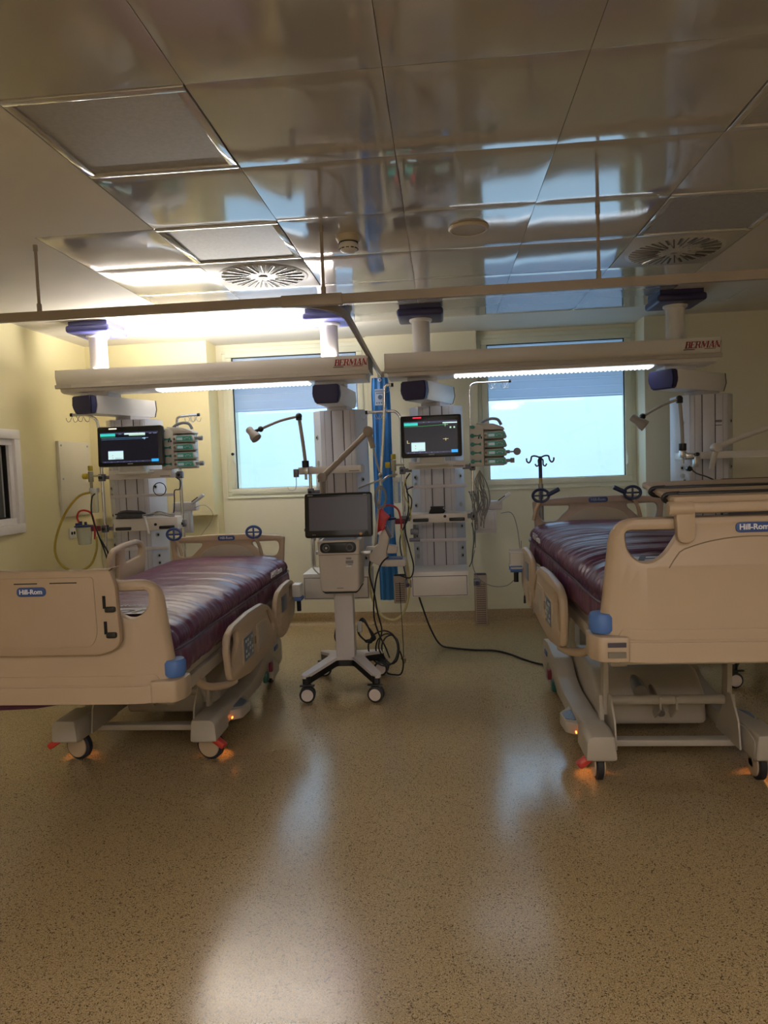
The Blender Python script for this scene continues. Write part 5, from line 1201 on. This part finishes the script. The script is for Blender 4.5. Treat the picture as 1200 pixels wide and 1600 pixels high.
    # ---- side rails
    def rail(s, kind, up):
        z = dz+up; x = s*.52
        if kind == 'foot':
            out = roundpoly([(-.60, .60+z), (-.585, .68+z), (-.49, .71+z), (-.22, .722+z), (.06, .712+z), (.22, .665+z), (.345, .56+z), (.355, .45+z), (.30, .42+z), (.10, .405+z), (-.22, .395+z), (-.45, .425+z), (-.56, .455+z)], .03, 4)
            holes = [roundpoly([(-.555, .52+z), (-.525, .52+z), (-.42, .61+z), (-.425, .67+z), (-.53, .67+z), (-.56, .64+z)], .012, 3), roundpoly([(.14, .655+z), (.20, .645+z), (.31, .545+z), (.30, .50+z), (.27, .52+z), (.20, .59+z)], .010, 3)]
        else:
            out = roundpoly([(.37, .50+z), (.385, .64+z), (.45, .70+z), (.60, .722+z), (.80, .725+z), (.90, .70+z), (.925, .62+z), (.88, .47+z), (.76, .44+z), (.62, .40+z), (.50, .40+z), (.42, .45+z)], .03, 4)
            holes = [roundpoly([(.41, .51+z), (.435, .52+z), (.455, .62+z), (.445, .655+z), (.42, .63+z)], .008, 3), roundpoly([(.74, .60+z), (.85, .60+z), (.87, .65+z), (.84, .685+z), (.74, .685+z)], .015, 3)]
        if up > .1 : holes = [roundpoly([(.44, .50+z), (.50, .50+z), (.51, .66+z), (.47, .67+z)], .02, 3), roundpoly([(.60, .59+z), (.84, .61+z), (.86, .66+z), (.82, .69+z), (.60, .68+z)], .02, 3)]
        g = G(); g.plate([out]+[h for h in holes], .036, .014, 'x', x); rl = part('side_rail', g, 'bed', t)
        xo = x+s*.019
        def pan(y0, y1, z0, z1, m, nm, lab=None, sk=.02):
            g = G(); g.plate([roundpoly([(y0, z0+z), (y1, z0+z+sk*0), (y1, z1+z), (y0, z1+z)], .008, 3)], .005, .0015, 'x', xo+(s*.003 if nm == 'cover_panel' and kind == 'foot' else 0)); return part(nm, g, m, rl, lab)
        if kind == 'foot':
            pan(-.375, -.165, .480, .620, 'bed', 'panel_frame'); g = G(); g.plate([roundpoly([(-.355, .49+z), (-.185, .49+z), (-.185, .61+z), (-.355, .61+z)], .006, 2)], .004, .001, 'x', xo+s*.003); kp = part('keypad', g, 'lcd', rl, 'grey blue control keypad')
            for i in range(4):
                for j in range(4):
                    if (i+j) % 3 == 2: continue
                    g = G(); g.box(xo+s*.004, xo+s*.0065, -.335+i*.038, -.315+i*.038, .505+z+j*.026, .519+z+j*.026); part('key', g, 'key', rl)
            pan(-.10, .10, .470, .625, 'bed', 'panel_frame'); pan(-.085, .085, .485, .61, 'bedgrey', 'cover_panel')
            pan(-.15, -.12, .53, .57, 'rim', 'latch')
            g = G(); q = -1
            g.tube([(x, -.46, .43+z), (x-s*.03, -.52, .425+z), (x-s*.08, -.62, .45+z), (x-s*.10, -.70, .50+z), (x-s*.11, -.72, .54+z)], .018, n=10); part('swing_arm', g, 'bed', rl)
            g = G(); g.tube([(x-s*.02, .12, .41+z), (x-s*.05, .12, .38+z), (x-s*.10, .12, .45+z), (x-s*.12, .12, .53+z)], .020, n=10); part('swing_arm', g, 'bed', rl)
            g = G(); g.cyl((x+s*.01, .30, .43+z), (x+s*.02, .30, .43+z), .012, n=10); part('pivot', g, 'steel', rl)
        else:
            pan(.50, .64, .56, .66, 'lcd', 'keypad', 'grey blue control keypad')
            pan(.50, .66, .44, .53, 'bed', 'cover_panel')
            g = G(); g.tube([(x-s*.02, .62, .42+z), (x-s*.06, .62, .45+z), (x-s*.12, .62, .53+dz)], .02, n=10); part('swing_arm', g, 'bed', rl)
            if up > .1: pan(.56, .62, .60, .66, 'blue', 'blue_sticker')
    inner = -1 if tray == 'folded' else 1    # hidden far side
    rail(-inner, 'foot', 0); rail(-inner, 'head', 0)
    rail(inner, 'foot', -.02)
    rail(inner, 'head', .30 if tray == 'folded' else 0)
    g = G(); s = -inner; z = dz
    g.box(s*.54, s*.60, .80, .90, .60+z, .69+z, .012); ac = part('accessory_holder', g, 'pumpw', t)
    g = G(); g.box(s*.55, s*.605, .80, .90, .575+z, .60+z, .008); part('blue_grip', g, 'blue', ac); g = G(); g.cyl((s*.575, .85, .50+z), (s*.575, .85, .575+z), .015, n=10); part('rubber_foot', g, 'black', ac)
    # orange under-bed indicator light near front casters
    for s in (-1, 1):
        g = G(); g.box(s*.41, s*.416, -.215, -.20, .145, .153); lp = part('indicator_lamp', g, 'warm', t, 'small glowing orange indicator')
        ld = bpy.data.lights.new('indicator_light', 'SPOT'); ld.energy = .9; ld.color = (1, .35, .08); ld.spot_size = 1.2; ld.shadow_soft_size = .01; ld.spot_blend = .8
        lo = bpy.data.objects.new('indicator_light', ld); COL.objects.link(lo); lo.parent = lp; lo.location = (s*.43, -.26, .13); lo.rotation_euler = (-.55, s*.45, 0)
    if iv:
        p = thing('iv_pole', 'drip pole with four hooks on the raised bed head corner', 'drip stand', (X-.36, Y+1.22, .70))
        g = W(p); x, y = X-.36, Y+1.22; g.cyl((x, y, .70), (x, y, 1.30), .016, n=14); part('lower_tube', g, mat('grey_tube', 0x8C8C90, .3, metal=.6), p)
        g = W(p); g.cyl((x, y, 1.28), (x, y, 1.36), .011, n=12); part('yellow_band', g, mat('ochre_band', 0xA89860, .4), p)
        g = W(p); g.cyl((x, y, 1.34), (x, y, 1.485), .012, n=12); part('upper_tube', g, 'navyhandle', p)
        for s, k in ((-1, .078), (1, .078), (-1, .035), (1, .035)):
            g = W(p)
            if k > .05: g.tube([(x, y, 1.475), (x+s*.03, y, 1.488), (x+s*.055, y, 1.485), (x+s*.062, y, 1.46), (x+s*.075, y, 1.445), (x+s*.088, y, 1.455), (x+s*.09, y, 1.475)], .0055, n=8)
            else: g.tube([(x, y-.01, 1.475), (x+s*.015, y-.02, 1.46), (x+s*.015, y-.03, 1.43), (x+s*.028, y-.03, 1.42), (x+s*.038, y-.03, 1.435)], .005, n=8)
            part('hook', g, 'navyhandle', p)
    return t

def mattress(X, Y, dz, label):
    t = thing('mattress', label, 'mattress', (X, Y, .592+dz))
    L0, L1, HW = -1.085, 1.125, .458; zb, zs, zt = .596+dz, .738+dz, .852+dz
    nu, nv = 64, 230
    def sec(u):   # closed section in x,z : bottom -> side -> top
        # superellipse-like ring around
        a = 2*PI*u
        c, s = math.cos(a), math.sin(a)
        ex = 3.6 if s > 0 else 9
        r = 1/((abs(c)**ex+abs(s)**ex)**(1/ex))
        x = c*r*HW; z = s*r
        if z > 0: zz = zs+(zt-zs)*z
        else: zz = zs+(zs-zb)*z; x *= 1.0+.022*math.sin(PI*min(1, -z))-.02*(-z)
        return x, zz
    tb = bmesh.new(); rows = []; seed = X*3.1
    for j in range(nv+1):
        v = j/nv; y = L0+(L1-L0)*v; endd = min(v, 1-v)*(L1-L0)
        er = 1-(max(0, 1-endd/.06))**2*.25
        row = []
        for i in range(nu):
            x, z = sec(i/nu)
            x *= 1-(1-er)*.25; z = zs+(z-zs)*er
            top = max(0, min(1, (z-zs)/(zt-zs)))
            wy = y+.035*noise.noise((x*1.6+seed, y*1.1, 1))+.10*(x/HW)**2*.25
            f = noise.noise((x*1.1+seed, wy*17, 0))
            f2 = noise.noise((x*2.2+seed, wy*38, 5))
            f3 = noise.noise((x*5, y*5, 9))
            ridge = (1-abs(f)*2.2)
            k = .35+.65*top if z > zs else .35
            am = .35+.65*min(1, max(0, (1-v)*1.3+.15))
            d = (.011*ridge+.005*f2)*k*am+.006*f3
            if z > zs: zz = z+d+.012*noise.noise((x*2, y*2.5, 3)); xx = x*(1+d*.5)+(.01*f2 if abs(x) > .42 else 0)
            else: zz = z; sgn = 1 if x > 0 else -1; xx = x+sgn*(d*1.3+.012*noise.noise((y*9, z*4, 2)))
            if abs(z-zs) < .012: xx *= .985
            row.append(tb.verts.new((xx, y, zz)))
        rows.append(row)
    for a, b in zip(rows, rows[1:]):
        for i in range(nu): tb.faces.new((a[i], a[(i+1) % nu], b[(i+1) % nu], b[i]))
    tb.faces.new(rows[0][::-1]); tb.faces.new(rows[-1]); bmesh.ops.recalc_face_normals(tb, faces=tb.faces[:])
    B0 = -(.592+dz)
    g = G(Matrix.Translation((0, 0, B0))); g._add(tb); part('cover', g, mat('plum_mattress_cover', 0x643A56, .36, var=.06, scale=5, bump=.10, bscale=45, spec=.5), t, smooth=80)
    zse = zs
    g = G(Matrix.Translation((0, 0, B0)))
    g.tube([(-HW+.0, L0+.02, zse), (-HW-.004, -.5, zse), (-HW-.004, 0, zse), (-HW-.004, .5, zse), (-HW, L1-.03, zse), (-.3, L1, zse), (0, L1, zse), (.3, L1, zse), (HW, L1-.03, zse), (HW+.004, .5, zse), (HW+.004, 0, zse), (HW+.004, -.5, zse), (HW, L0+.02, zse), (.3, L0, zse), (-.3, L0, zse)], .005, n=6, sub=6, closed=True)
    part('piping', g, mat('dark_plum_piping', 0x3C1A30, .4), t)
    # sewn label band at the foot, readable from the foot
    zl = zt+.016+B0
    g = G(); g.box(-.30, .34, -.93, -.80, zl, zl+.001, .0004); lb = part('printed_band', g, mat('silver_print', 0xC6C4CC, .5, var=.04), t)
    g = G(); g.text('Hill-Rom', .135, Matrix.Translation((.02, -.868, zl+.002)), ext=.0004, shear=.25, off=.002, sx=1.35); part('band_lettering', g, mat('print_grey', 0x4A4552, .5), lb)
    g = G(); g.text('Hill-Rom', .05, Matrix.Translation((.10, -.745, zl+.002)), ext=.0004, shear=.2, sx=1.2); part('small_lettering', g, mat('silver_print', 0xC6C4CC, .5), t)
    sd = 1 if X < 0 else -1
    Rt = Matrix(((0, 0, sd, sd*(HW+.004)), (sd, 0, 0, .72), (0, 1, 0, zs+.048+B0), (0, 0, 0, 1))) @ Matrix.Rotation(-.0, 4, 'X')
    g = G(); g.text('Hill-Rom', .055, Rt, ext=.004, shear=.2, sx=1.5); part('side_lettering', g, mat('silver_print', 0xC6C4CC, .5), t)
    return t
BLX, BLY, BRX, BRY = -1.575, 3.80, 1.012, 3.57
bed(BLX, BLY, 0, 'left beige hospital bed set low, tray folded against its footboard', 'folded', False, 'handle')
bed(BRX, BRY, .205, 'right beige hospital bed raised high, with over-bed tray up', 'raised', True, 'navyhandle')
mattress(BLX, BLY, 0, 'plum wrinkled mattress on the low left bed')
mattress(BRX, BRY, .205, 'plum wrinkled mattress on the raised right bed')
solo('hanging_sheet_corner', G().prism([(BLX-.37, .552), (BLX+.02, .556), (BLX+.02, .548), (BLX-.10, .53), (BLX-.37, .52)], 2.66, 2.70, 'y', bev=.002), mat('maroon_cloth', 0x4A1830, .7), 'maroon cloth edge hanging below the left footboard', 'cloth')
